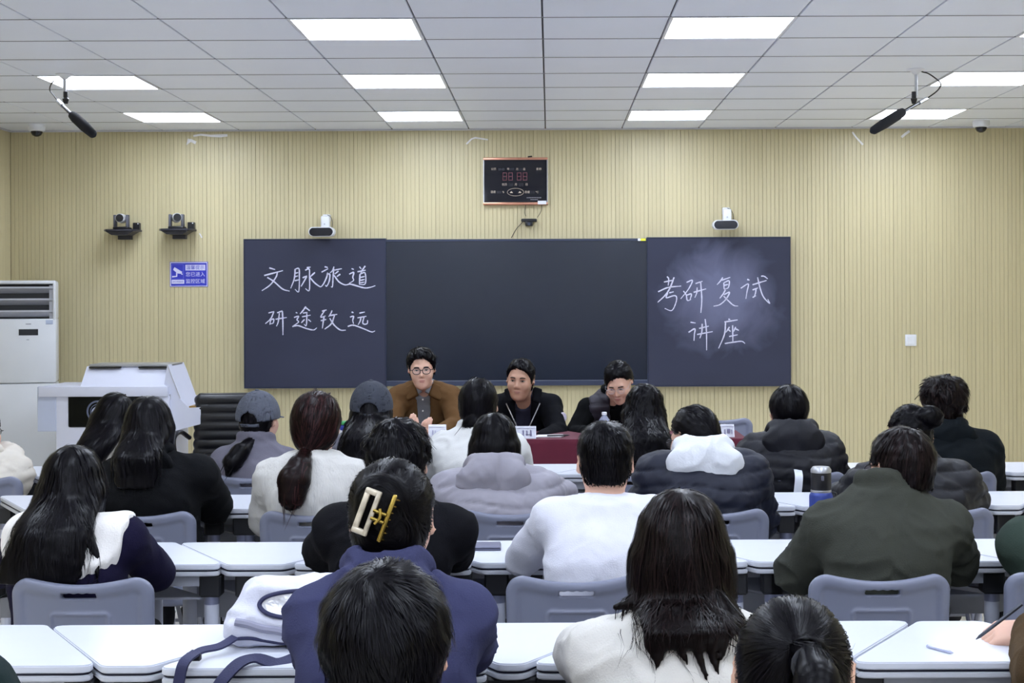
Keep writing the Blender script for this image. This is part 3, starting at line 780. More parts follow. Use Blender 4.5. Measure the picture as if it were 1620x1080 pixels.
# ------------------------------------------------------------------ black leather office chair
oy = 10.35; opx = W(350, 700, oy)
oc = empty('office_chair', (opx.x, oy, 0), rz=math.radians(4), label='black ribbed leather office chair between the lectern and the chalkboard', cat='office chair')
M_lea = mat('black_leather', '#101118', 0.35, var=0.1, bump=0.15, bscale=250)
ztop = W(350, 624, oy).z
def rib_back(p):
    x, y, z = p[:, 0], p[:, 1], p[:, 2]
    wv = .012 * np.abs(np.sin((z - .48) * PI / .062)) ** .7
    h = np.array([.205, .045, (ztop - .46) / 2], np.float32); c = np.array([0, .20, (ztop + .46) / 2], np.float32)
    q = p - c; q = q.copy(); q[:, 1] -= (z - .5) * -.06 - .35 * x ** 2 * -1
    w = h[0] + .02 * (1 - (z - .46) / (ztop - .46))
    a = np.abs(q); a[:, 0] -= w - .04; a[:, 1] -= h[1] - .04 + 0; a[:, 2] -= h[2] - .04
    return np.linalg.norm(np.maximum(a, 0), axis=1) + np.minimum(a.max(1), 0) - .04 - wv + .008
inst('backrest', sdf_mesh('backrest', rib_back, (-.27, .05, .42), (.27, .36, ztop + .04), .008, M_lea), oc)
inst('seat', sdf_mesh('seat', s_rbox((0, -.06, .45), (.25, .25, .06), .05), (-.27, -.34, .37), (.27, .22, .53), .015, M_lea), oc)
for sx in (-1, 1):
    MB().tube(spline([(sx * .24, .16, .62), (sx * .28, .05, .67), (sx * .29, -.12, .66), (sx * .29, -.17, .60), (sx * .27, -.12, .44)], 6), .016, 10).build('armrest', M_black, oc)
MB().lathe([(.028, .08), (.028, .3), (.05, .31), (.05, .40)], (0, 0, 0), 16).build('gas_column', M_steel, oc)
for k in range(5):
    a = 2 * PI * k / 5; d_ = Vector((math.cos(a), math.sin(a), 0))
    lg = MB().tube([d_ * .03 + Vector((0, 0, .10)), d_ * .30 + Vector((0, 0, .075))], [.025, .016], 8).build('base_leg', M_black, oc)
    MB().lathe([(.024, -.012), (.024, .012)], d_ * .3 + Vector((0, 0, .028)), 12, 1).build('castor', M_black, lg)

# ------------------------------------------------------------------ head table under a red cloth
TY0, TY1 = 8.78, 9.32; TX0, TX1 = W(528, 690, TY0).x, W(1182, 690, TY0).x; TZ = .762
ht = empty('head_table', ((TX0 + TX1) / 2, (TY0 + TY1) / 2, 0), label='long presenters table hidden under a dark red velvet cloth', cat='table')
hx, hy = ht.location.x, ht.location.y; hw = (TX1 - TX0) / 2; hd = (TY1 - TY0) / 2
MB().rbox(-hw + .02, hw - .02, -hd + .02, hd - .02, TZ - .035, TZ - .006, .004, 1).build('tabletop', mat('dark_wood', '#3a2a22'), ht)
for sx in (-1, 1):
    for sy in (-1, 1): MB().rbox(sx * (hw - .08) - .02, sx * (hw - .08) + .02, sy * (hd - .08) - .02, sy * (hd - .08) + .02, 0, TZ - .03, .003, 1).build('leg', M_black, ht)
M_red = mat('red_velvet', '#560a26', 0.85, var=0.12, vscale=6, sheen=0.1)
def cloth():
    """draped cloth: flat top, hanging sides with soft folds"""
    v = []; f = []; per = []
    nxs, nys = 60, 14
    for i in range(nxs): per.append((-hw + 2 * hw * i / nxs, -hd, 0, -1))
    for i in range(nys): per.append((hw, -hd + 2 * hd * i / nys, 1, 0))
    for i in range(nxs): per.append((hw - 2 * hw * i / nxs, hd, 0, 1))
    for i in range(nys): per.append((-hw, hd - 2 * hd * i / nys, -1, 0))
    N_ = len(per); levels = [TZ, TZ - .006, TZ - .03, TZ - .15, TZ - .35, TZ - .55, .03]
    for li, z in enumerate(levels):
        g = [0, .004, .009, .014, .022, .03, .036][li]
        for k, (x, y, nx_, ny_) in enumerate(per):
            w = g + (.0 if li < 2 else .010 * (li / 6) * math.sin(k * 1.15 + math.sin(k * .31) * 2))
            v.append((x + nx_ * w, y + ny_ * w, max(z, .63 + .01 * math.sin(k * .9)) if ny_ == 1 else z))
    for li in range(len(levels) - 1):
        for k in range(N_):
            k2 = (k + 1) % N_; f.append((li * N_ + k, (li + 1) * N_ + k, (li + 1) * N_ + k2, li * N_ + k2))
    f.append(tuple(range(N_)))
    return MB().add(v, f)
tc_ = cloth().build('tablecloth', M_red, smooth=True, angle=50, label='dark red velvet cloth draped over the presenters table', cat='tablecloth')
tc_.location = (hx, hy, 0.0)

M_card = mat('white_card', '#e6e7f2', 0.4, var=0.01); M_ink = mat('purple_grey_ink', '#6a6684', 0.6, var=0)
def nameplate(px0, px1, py0, Y, marks, label):
    a = W(px0, py0, Y); c = W(px1, py0, Y); w = c.x - a.x; z1 = a.z; h = z1 - TZ
    t = empty('name_plate', ((a.x + c.x) / 2, Y, TZ), label=label, cat='name plate', group='name plates on the head table')
    MB().prism([(-.03, 0), (-.004, h), (.004, h), (.03, 0)], 0, -w / 2, w / 2).build('stand', M_card, t)
    MB().prism([(-.0335, 0), (-.0075, h), (-.0045, h), (-.0305, 0)], 0, -w / 2 + .004, w / 2 - .004).build('acrylic_front', mat('acrylic', '#eef0f8', 0.08, alpha=0.35), t)
    MB().box(-w / 2 + .003, w / 2 - .003, -.012, -.004, h * .80, h * .84).build('printed_rule', M_ink, t)
    b = MB()
    for (u, v0, v1, wd) in marks:
        zz0, zz1 = h * v0, h * v1
        y0 = -.03 + .026 * v0 - .0038; y1 = -.03 + .026 * v1 - .0038
        b.ribbon([((u - .5) * w, y0, zz0), ((u - .5) * w, y1, zz1)], wd * w, (0, -1, 0), .001)
    b.build('lettering', M_ink, t, smooth=False)
nameplate(678, 706, 671.5, 8.86, [(.25, .3, .62, .05), (.40, .25, .6, .04), (.72, .3, .62, .05)], 'white name plate before the man in the brown jacket')
nameplate(800, 848, 674, 8.86, [(.2, .35, .6, .04), (.30, .3, .66, .05), (.58, .18, .68, .05), (.70, .25, .66, .05), (.83, .18, .68, .05), (.76, .30, .36, .2)], 'white name plate before the man in the black jacket')
nameplate(1120, 1161, 671, 8.9, [(.38, .25, .62, .05), (.48, .3, .62, .03), (.64, .22, .62, .05), (.78, .3, .65, .12), (.9, .25, .6, .04)], 'white name plate at the right end of the red table')

# bottle, packets, papers on the head table
def bottle(px, py, Y, label):
    p = W(px, py, Y); t = empty('water_bottle', (p.x, Y, TZ), label=label, cat='bottle')
    h = p.z - TZ
    Mw = mat('clear_plastic', '#c8cde4', 0.08, alpha=0.45)
    MB().lathe([(.028, .0), (.031, .006), (.031, h * .35), (.028, h * .40), (.031, h * .45), (.031, h * .68), (.013, h * .86), (.013, h * .90)], seg=20).build('bottle_body', Mw, t)
    MB().lathe([(.0155, h * .88), (.0155, h * .985), (.013, h)], seg=18).build('cap', M_white, t)
    MB().lathe([(.0315, h * .46), (.0315, h * .66)], seg=20).build('label_wrap', mat('bottle_label', '#9aa2cc', 0.4), t)
bottle(956, 651.5, 8.98, 'clear water bottle with white cap in front of the woman in black')
bottle(607, 655.5, 8.92, 'water bottle whose white cap shows beside the brown-jacketed man')
p = W(546, 668, 8.95)
t = empty('tissue_pack', (p.x, 8.95, TZ), label='green, white and blue packet on the left end of the red table', cat='packet')
MB().rbox(-.03, .03, -.04, .04, 0, .045, .008, 2).build('lower_wrap', mat('packet_white', '#dcdfe8'), t)
MB().rbox(-.028, .04, -.038, .038, .045, .075, .008, 2).build('blue_wrap', mat('packet_blue', '#2a3a9a'), t)
MB().rbox(-.028, .018, -.036, .036, .075, .096, .008, 2).build('green_wrap', mat('packet_green', '#3f9a5a'), t)
p0 = W(868, 690, 8.95)
for i in range(3):
    o = MB().box(-.075, .075, -.05, .05, i * .002, i * .002 + .0016).build('paper_sheet', mat('paper', '#e2e2e4', 0.7, var=0.01), label=['bottom sheet of the papers', 'middle sheet of the papers', 'top sheet of the papers'][i] + ' beside the black-jacketed man', cat='paper', group='papers on the head table')
    o.location = (p0.x + i * .01, 8.95 + i * .008, TZ + .001); o.rotation_euler = (0, 0, .1 * i)
o = MB().tube([(-.07, 0, .005), (.05, 0, .005), (.066, 0, .005)], [.0045, .0045, .001], 8).build('pen', M_black, label='black pen lying across the papers on the red table', cat='pen'); o.location = (p0.x + .06, 8.9, TZ + .0065); o.rotation_euler = (0, 0, .2)

# ------------------------------------------------------------------ trapezoid desks
M_top = mat('desk_top', '#d3d6e0', 0.32, var=0.012); M_under = mat('desk_underslab', '#c6c8d0', 0.4, var=0.01)
M_band = mat('desk_band', '#1c1e34', 0.5); M_tray = mat('desk_tray', '#a9acb6', 0.45); M_leg = mat('desk_leg', '#c9ccda', 0.35)
M_brk = mat('desk_bracket', '#1a1b20', 0.5)
TOPZ = .75
def rpoly(pts, r, n=4):
    out = []; k = len(pts)
    for i in range(k):
        p = Vector(pts[i]).to_2d(); a = (Vector(pts[i - 1]).to_2d() - p).normalized(); b = (Vector(pts[(i + 1) % k]).to_2d() - p).normalized()
        ang = a.angle(b); d_ = min(r / math.tan(ang / 2), .06)
        p0, p1 = p + a * d_, p + b * d_
        for j in range(n + 1):
            t = j / n; q = p0.lerp(p, t).lerp(p.lerp(p1, t), t); out.append((q.x, q.y))
    return out
def inset(pts, e):
    c = sum((Vector(p).to_2d() for p in pts), Vector((0, 0))) / len(pts)
    out = []
    for p in pts:
        q = Vector(p).to_2d(); d_ = c - q; out.append((q.x + (e if d_.x > 0 else -e), q.y + (e if d_.y > 0 else -e)))
    return out
leg_me = MB().lathe([(.024, .055), (.024, .64)], seg=16).mesh('leg', M_leg)
brk_me = MB().rbox(-.035, .035, -.03, .03, .64, .712, .006, 1).mesh('bracket', M_brk)
ft_me = MB().lathe([(.022, 0), (.026, .006), (.026, .03), (.02, .056)], seg=14).mesh('foot', M_brk)
collar_me = MB().lathe([(.0248, .615), (.0248, .64)], seg=16).mesh('collar', mat('collar_grey', '#8d91aa', 0.3, 0.4))
def desk(nl, nr, fl_, fr, y0, y1, rz, label, group):
    cx_ = (nl + nr + fl_ + fr) / 4; cy_ = (y0 + y1) / 2
    t = empty('desk', (cx_, cy_, 0), rz, label=label, cat='desk', group=group)
    g = .0035
    P = [(nl + g - cx_, y0 - cy_), (nr - g - cx_, y0 - cy_), (fr - g - cx_, y1 - cy_), (fl_ + g - cx_, y1 - cy_)]
    def slab(e, z0, z1, r, name, m):
        q = rpoly(inset(P, e), r); bm = bmesh.new()
        vs_ = [bm.verts.new((x, y, z0)) for x, y in q]; fc = bm.faces.new(vs_)
        ex = bmesh.ops.extrude_face_region(bm, geom=[fc]); bmesh.ops.translate(bm, vec=(0, 0, z1 - z0), verts=[v for v in ex['geom'] if isinstance(v, bmesh.types.BMVert)])
        bmesh.ops.recalc_face_normals(bm, faces=bm.faces)
        bmesh.ops.bevel(bm, geom=[e_ for e_ in bm.edges if abs((e_.verts[0].co - e_.verts[1].co).z) < 1e-5], offset=.003, segments=2, affect='EDGES')
        MB().bm(bm).build(name, m, t)
    slab(0, TOPZ - .018, TOPZ, .035, 'tabletop', M_top)
    slab(.003, TOPZ - .0245, TOPZ - .0175, .035, 'edge_band', M_band)
    slab(.0, TOPZ - .038, TOPZ - .024, .035, 'under_slab', M_under)
    Q = inset(P, .055)
    i = inset(P, .03)
    if nr - nl > .3:
        MB().box(i[0][0] + .03, i[1][0] - .03, i[0][1], i[0][1] + .018, TOPZ - .075, TOPZ - .038).build('front_apron', M_tray, t)
    if fr - fl_ > .3:
        MB().box(i[3][0] + .03, i[2][0] - .03, i[3][1] - .012, i[3][1], TOPZ - .25, TOPZ - .038).build('modesty_panel', M_tray, t)
    j = inset(P, .07)
    MB().prism(j, 2, TOPZ - .125, TOPZ - .118).build('book_shelf', M_tray, t)
    for k in range(4):
        x, y = Q[k]
        lg = inst('leg', leg_me, t, (x, y, 0)); inst('bracket', brk_me, lg); inst('foot', ft_me, lg); inst('collar', collar_me, lg)
ROWS = [
    ('nearest the presenters', 7.17, [(-3.85, -3.16), (-3.10, -2.43), (-2.30, -1.62), (-1.52, -.86), (-.76, -.10), (.0, .66), (.78, 1.44), (1.52, 2.18), (2.30, 2.96)], True),
    ('second from the presenters', 6.05, [(-1.98, -1.30), (-1.16, -.50), (-.37, .30), (.40, 1.005), (1.09, 1.77), (1.88, 2.55)], False),
    ('third from the presenters', 4.80, [(-2.50, -1.85), (-1.74, -1.03), (-.84, -.23), (-.12, .65), (.79, 1.47), (1.58, 2.25)], True),
    ('nearest the camera', 3.49, [(-1.75, -1.04), (-.92, -.125), (-.06, .58), (.68, 1.38)], True),
]
EDGEW = .265; DD = .44
for rname, yn, wide, lead in ROWS:
    seq = []
    for k, (a, b_) in enumerate(wide):
        seq.append((a, b_, a + EDGEW, b_ - EDGEW))
        nxt = wide[k + 1] if k + 1 < len(wide) else None
        if nxt: seq.append((b_, nxt[0], b_ - EDGEW, nxt[0] + EDGEW))
    if not lead: seq.insert(0, (wide[0][0] - .13, wide[0][0], wide[0][0] - .13 - EDGEW, wide[0][0] + EDGEW))
    seq.append((wide[-1][1], wide[-1][1] + .12, wide[-1][1] - EDGEW, wide[-1][1] + .12 + EDGEW))
    names = ['first', 'second', 'third', 'fourth', 'fifth', 'sixth', 'seventh', 'eighth', 'ninth', 'tenth', 'eleventh', 'twelfth', 'thirteenth', 'fourteenth', 'fifteenth', 'sixteenth', 'seventeenth', 'eighteenth']
    for k, (nl, nr, a, b_) in enumerate(seq):
        j = rnd.uniform(-.006, .006); rz = rnd.uniform(-.003, .003)
        if rname == 'nearest the camera' and k in (2,): j = -.03
        desk(nl, nr, a, b_, yn + j, yn + DD + j, rz, 'white trapezoid desk, %s from the left in the desk row %s' % (names[k], rname), 'trapezoid desks')

# ------------------------------------------------------------------ grey plastic chairs
M_ch = mat('chair_grey', '#74788b', 0.42, var=0.02, bump=0.04, bscale=400); M_tube = mat('chair_tube', '#9c9eaa', 0.35, 0.5)
def chair_back(p):
    x, y, z = p[:, 0], p[:, 1], p[:, 2]
    ax = np.abs(x)
    top = .795 - .017 * np.cos(np.clip(x / .15, -1, 1) * PI / 2) ** 1.0
    # 2D rounded outline
    cz0, hw_ = .50, .200 - (.80 - z) * .02
    qx = ax - (hw_ - .05); qz1 = z - (top - .05)
    d2 = np.sqrt(np.maximum(qx, 0) ** 2 + np.maximum(qz1, 0) ** 2) + np.minimum(np.maximum(qx, qz1), 0) - .05
    d2 = np.maximum(d2, .49 - z)
    yc = .9 * x * x + (z - .5) * -.10            # curved shell, leaning back
    sh = np.abs(y - yc) - .009
    body = smax(d2, sh, .006)
    rim = np.sqrt(np.maximum(np.abs(d2 + .016) - .004, 0) ** 2 + np.maximum(np.abs(y - yc) - .004, 0) ** 2) - .013
    rim = np.where(z > .60, rim, rim + (.60 - z) * .05)
    d = smin(body, rim, .012)
    slot = s_rbox((0, 0, .752), (.050, .2, .0085), .006)(p)
    sc = -.003 * np.abs(np.sin(x * PI / .025))
    slot = np.where(z > .752, slot - sc, slot)
    d = smax(d, -slot, .003)
    e2 = np.sqrt(np.maximum(ax - .07, 0) ** 2 + np.maximum(np.abs(z - .668) - .018, 0) ** 2)
    ring = np.sqrt((e2 - .012) ** 2 + (y - yc + .010) ** 2) - .0045
    d = smin(d, ring, .006)
    return d
cb_me = sdf_mesh('backrest', chair_back, (-.225, -.075, .48), (.225, .075, .825), .0042, M_ch)
def chair_seat(p):
    q = p.copy(); q[:, 2] += .10 * 0 + .35 * np.maximum(.17 - np.abs(p[:, 1]), 0) * .12
    return s_rbox((0, 0, .45), (.205, .20, .018), .016)(q)
cs_me = sdf_mesh('seat', chair_seat, (-.22, -.22, .41), (.22, .22, .48), .008, M_ch)
def chair_proto():
    t = empty('folding_chair', cat='chair')
    inst('backrest', cb_me, t, (0, -.20, 0)); inst('seat', cs_me, t, (0, .03, 0))
    for s_ in (-1, 1):
        MB().tube([(s_ * .185, .20, .012), (s_ * .180, -.10, .44), (s_ * .172, -.165, .56)], .011, 8).build('front_leg', M_tube, t)
        MB().tube([(s_ * .168, -.24, .012), (s_ * .165, .10, .43)], .011, 8).build('rear_leg', M_tube, t)
        MB().lathe([(.014, 0), (.014, .03)], (s_ * .185, .20, 0), 10).lathe([(.014, 0), (.014, .03)], (s_ * .168, -.24, 0), 10).build('rubber_foot', M_black, t)
    MB().tube([(-.165, -.17, .10), (.165, -.17, .10)], .008, 8).build('cross_bar', M_tube, t)
    MB().tube([(-.185, .155, .075), (.185, .155, .075)], .008, 8).build('cross_bar', M_tube, t)
    return t
CHP = chair_proto(); CH_USED = [False]
def chair(x, yback, label, rz=0.0):
    """yback: distance of the backrest"""
    o = CHP if not CH_USED[0] else copy_tree(CHP)
    CH_USED[0] = True
    o.location = (x, yback + .20 * math.cos(rz), 0); o.rotation_euler = (0, 0, rz)
    tag(o, label, 'chair', 'grey plastic folding chairs')
    return o
def xp(px, Y): return (px - PPX) * Y / FPX
# ------------------------------------------------------------------ people
rs = np.random.RandomState(11)
M_skin = mat('skin', '#d8ad98', 0.5, var=0.05, vscale=30, sss=0.12, spec=0.35)
M_skin2 = mat('skin_tan', '#b48a74', 0.5, var=0.05, vscale=30, sss=0.12, spec=0.4)
M_lip = mat('lip', '#b0686a', 0.45, var=0.03)
M_eye = mat('eye_white', '#d8d2cc', 0.2, var=0); M_iris = mat('iris', '#1a1210', 0.15, var=0)
def hair_mat(name, dark, light):
    if name in MATS: return MATS[name]
    m = bpy.data.materials.new(name); m.use_nodes = True; N = m.node_tree.nodes; L = m.node_tree.links; b = N['Principled BSDF']
    at = N.new('ShaderNodeAttribute'); at.attribute_name = 'tint'
    mx = N.new('ShaderNodeMix'); mx.data_type = 'RGBA'; L.new(at.outputs['Fac'], mx.inputs[0])
    mx.inputs[6].default_value = lin(dark); mx.inputs[7].default_value = lin(light)
    L.new(mx.outputs[2], b.inputs['Base Color'])
    b.inputs['Roughness'].default_value = 0.34; b.inputs['Specular IOR Level'].default_value = 0.12
    MATS[name] = m; return m
HB = hair_mat('hair_black', '#060508', '#141218'); HBR = hair_mat('hair_brown_black', '#0b0708', '#251a1a')

HX = 1.02
def head_sdf(q, face=True):
    q = q / np.array([HX, 1, 1], np.float32)
    d = s_ell((0, -.015, .028), (.074, .094, .092))(q)
    d = smin(d, s_ell((0, .022, -.035), (.061, .072, .085))(q), .05)
    d = smin(d, s_ell((0, .045, -.085), (.036, .040, .034))(q), .04)
    for sx in (-1, 1):
        R = rotm(yaw=-sx * .62)
        ear = s_ell((sx * .079, -.014, .011), (.0085, .022, .034), R)(q)
        ear = smax(ear, -s_ell((sx * .088, -.002, .015), (.009, .012, .021), R)(q), .006)
        d = smin(d, ear, .008)
        d = smin(d, s_ell((sx * .038, .066, -.028), (.024, .022, .026))(q), .03)       # cheeks
        d = smax(d, -s_ell((sx * .031, .101, .008), (.020, .017, .0125))(q), .014)      # eye sockets
        d = smin(d, s_ell((sx * .0115, .094, -.034), (.0085, .010, .008))(q), .008)
    d = smin(d, s_cone((0, .086, .014), (0, .105, -.027), .0075, .0115)(q), .012)
    d = smin(d, s_cone((-.034, .080, .026), (.034, .080, .026), .009, .009)(q), .018)
    d = smin(d, s_ell((0, .090, -.060), (.021, .009, .006))(q), .01)
    d = smin(d, s_ell((0, .089, -.070), (.018, .009, .007))(q), .01)
    return smin(d, s_ell((0, .078, -.101), (.019, .016, .014))(q), .02)

# one relaxed and one pen-gripping hand, reused: fingers point +Y, palm down, thumb on +X (a left hand)
def hand_sdf(grip):
    fs = [s_rbox((0, .045, 0), (.040, .046, .014), .013)]
    for i, (x, L_) in enumerate(((.030, .072), (.010, .080), (-.011, .075), (-.031, .058))):
        c = (.6 if grip else .28) + .06 * i
        p = V3(x, .085, 0); a = .15 if not grip else .3; pts = [p]; 
        for s_ in (.46, .31, .23):
            a += c * (.55 if s_ == .46 else .8); p = p + V3(-x * .10, L_ * s_ * math.cos(a), -L_ * s_ * math.sin(a)); pts.append(p)
        fs.append((s_chain(pts, [.0095, .0090, .0082, .0068]), .006))
    th = [V3(.028, .02, -.004), V3(.052, .042, -.012), V3(.060, .072, -.018), V3(.055, .094, -.024)] if not grip else [V3(.028, .02, -.004), V3(.050, .045, -.022), V3(.044, .076, -.036), V3(.034, .096, -.044)]
    fs.append((s_chain(th, [.016, .0125, .0105, .0085]), .012))
    fs.append((s_cone((0, 0, 0), (0, -.06, .004), .025, .026), .02))
    return U(fs, .01)
def hand_np(grip, v=.0044):
    return nets(hand_sdf(grip), *[axis_pts(a, b, None, v, v) for a, b in ((-.065, .085), (-.10, .185), (-.095, .035))])
HAND = {False: hand_np(False), True: hand_np(True), 'far': hand_np(False, .0075)}

def frame(y, up):
    y = np.asarray(y, np.float32); y = y / np.linalg.norm(y); x = np.cross(y, up); x /= np.linalg.norm(x); z = np.cross(x, y)
    return np.stack([x, y, z], 1)

def folds(amp, sc=9.0, st=(1, 1, 1.8), seed=0.0):
    st = np.array(st, np.float32)
    def f(p):
        s_ = np.sign(p[:, :1]); q0 = np.concatenate([p[:, :1] * .8 - s_ * p[:, 2:] * .5, p[:, 1:2], p[:, 2:] * .85 + s_ * p[:, :1] * .5], 1)
        q = q0 * st * sc + seed
        n1 = vnoise(q + 2.2 * vnoise(q * .6 + 5)[:, None]); n2 = vnoise(q * 2.1 + 7)
        r1 = 1 - np.abs(2 * n1 - 1); r2 = 1 - np.abs(2 * n2 - 1)
        return amp * 1.5 * (r1 ** 2 - .4) + amp * .6 * (r2 ** 2 - .4)
    return f
def quilt(amp, per=.06, seed=0.0):
    g = folds(amp * .6, 12, seed=seed)
    def f(p):
        s_ = p[:, 2] + .012 * np.sin(p[:, 0] * 14) + .02 * p[:, 1]
        return amp * 1.35 * (np.abs(np.sin(PI * s_ / per)) ** .4 - .75) + g(p)
    return f

def grad(f, p, e=.002):
    d0 = f(p); g = np.stack([f(p + np.array(v, np.float32) * e) - d0 for v in ((1, 0, 0), (0, 1, 0), (0, 0, 1))], -1)
    return d0, g / np.maximum(np.linalg.norm(g, axis=1, keepdims=True), 1e-6)
def strands(f, seeds, dirf, length, n, width, lift=0.0, wob=.15, offs=.0012, keep=None, stop=None, tailf=None):
    k = len(seeds); p = seeds.astype(np.float32); stp = (length * rs.uniform(.55, 1.15, k) / n)[:, None]
    P = []; Nn = []; T = []; pd = None
    of = offs + rs.uniform(-.001, .003, k)
    w0 = rs.normal(0, wob, (k, 3)).astype(np.float32)
    for i in range(n + 1):
        d0, nr = grad(f, p)
        d = dirf(p) + w0 * (1 + .5 * math.sin(i * 1.1)); d = d / np.maximum(np.linalg.norm(d, axis=1, keepdims=True), 1e-6)
        t = d - nr * (d * nr).sum(1, keepdims=True); tl = np.linalg.norm(t, axis=1, keepdims=True)
        ok = tl > .35
        if pd is not None: t = np.where(ok, t / np.maximum(tl, 1e-6), pd)
        else: t = t / np.maximum(tl, 1e-6)
        proj = ok[:, 0] & (i < n) if i else np.ones(k, bool)
        tgt = of + lift * (i / n) ** 2
        p = np.where(proj[:, None], p - nr * (d0 - tgt)[:, None] * np.clip(1, 0, 1), p)
        if pd is not None: t = .55 * t + .45 * pd; t /= np.maximum(np.linalg.norm(t, axis=1, keepdims=True), 1e-6)
        P.append(p.copy()); Nn.append(nr); T.append(t); pd = t
        fac = 1.0
        if stop is not None:
            ds = np.linalg.norm(p - stop, axis=1); fac = np.clip((ds - .012) / .035, 0.02, 1)
            if tailf is not None: fac = np.where(tailf(p) < .004, 1.0, fac)
            fac = fac[:, None]
        p = p + t * stp * fac
    P = np.stack(P, 1); Nn = np.stack(Nn, 1); T = np.stack(T, 1)
    dP = np.diff(P, axis=1); dP = dP / np.maximum(np.linalg.norm(dP, axis=2, keepdims=True), 1e-6)
    kp = (dP[:, 1:] * dP[:, :-1]).sum(2).min(1) > .2
    if keep is not None: kp &= keep(P[:, -1])
    if True:
        kp = kp; P, Nn, T = P[kp], Nn[kp], T[kp]; k = len(P)
    sd = np.cross(T, Nn); sd /= np.maximum(np.linalg.norm(sd, axis=2, keepdims=True), 1e-6)
    prof = np.array([1 - .85 * (i / n) ** 2.2 for i in range(n + 1)], np.float32)[None, :, None] * (width * rs.uniform(.6, 1.3, k))[:, None, None] / 2
    A = P - sd * prof; B = P + sd * prof
    v = np.stack([A, B], 2).reshape(-1, 3)
    base = (np.arange(k) * (n + 1) * 2)[:, None] + (np.arange(n) * 2)[None]
    q = np.stack([base, base + 1, base + 3, base + 2], -1).reshape(-1, 4)
    tint = np.repeat(rs.rand(k) ** 2, (n + 1) * 2)
    return v, q, tint

ZC = {'short': ([-.13, -.075, -.045, -.015, .012, .030, .045, .075, .11], [-.070, -.072, -.040, -.004, .006, .012, .045, .074, .080]),
      'crop': ([-.13, -.075, -.050, -.028, -.010, .012, .035, .050, .075, .11], [-.050, -.052, -.030, .010, .030, .028, .028, .058, .080, .088]),
      'woman': ([-.13, -.075, -.045, -.010, .012, .035, .050, .070, .090, .11], [-.085, -.088, -.056, -.020, .0, .010, .045, .078, .090, .095]),
      'near': ([-.13, -.075, -.050, -.025, .005, .030, .045, .075, .11], [-.080, -.082, -.055, .018, .022, .022, .045, .074, .080]),
      'tied': ([-.13, -.075, -.050, -.032, -.012, .020, .050, .080, .11], [-.085, -.088, -.056, -.010, .026, .030, .048, .070, .080]),
      'long': ([-.13, -.075, -.02, .022, .045, .060, .080, .11], [-.30, -.30, -.22, -.14, -.02, .040, .068, .078])}

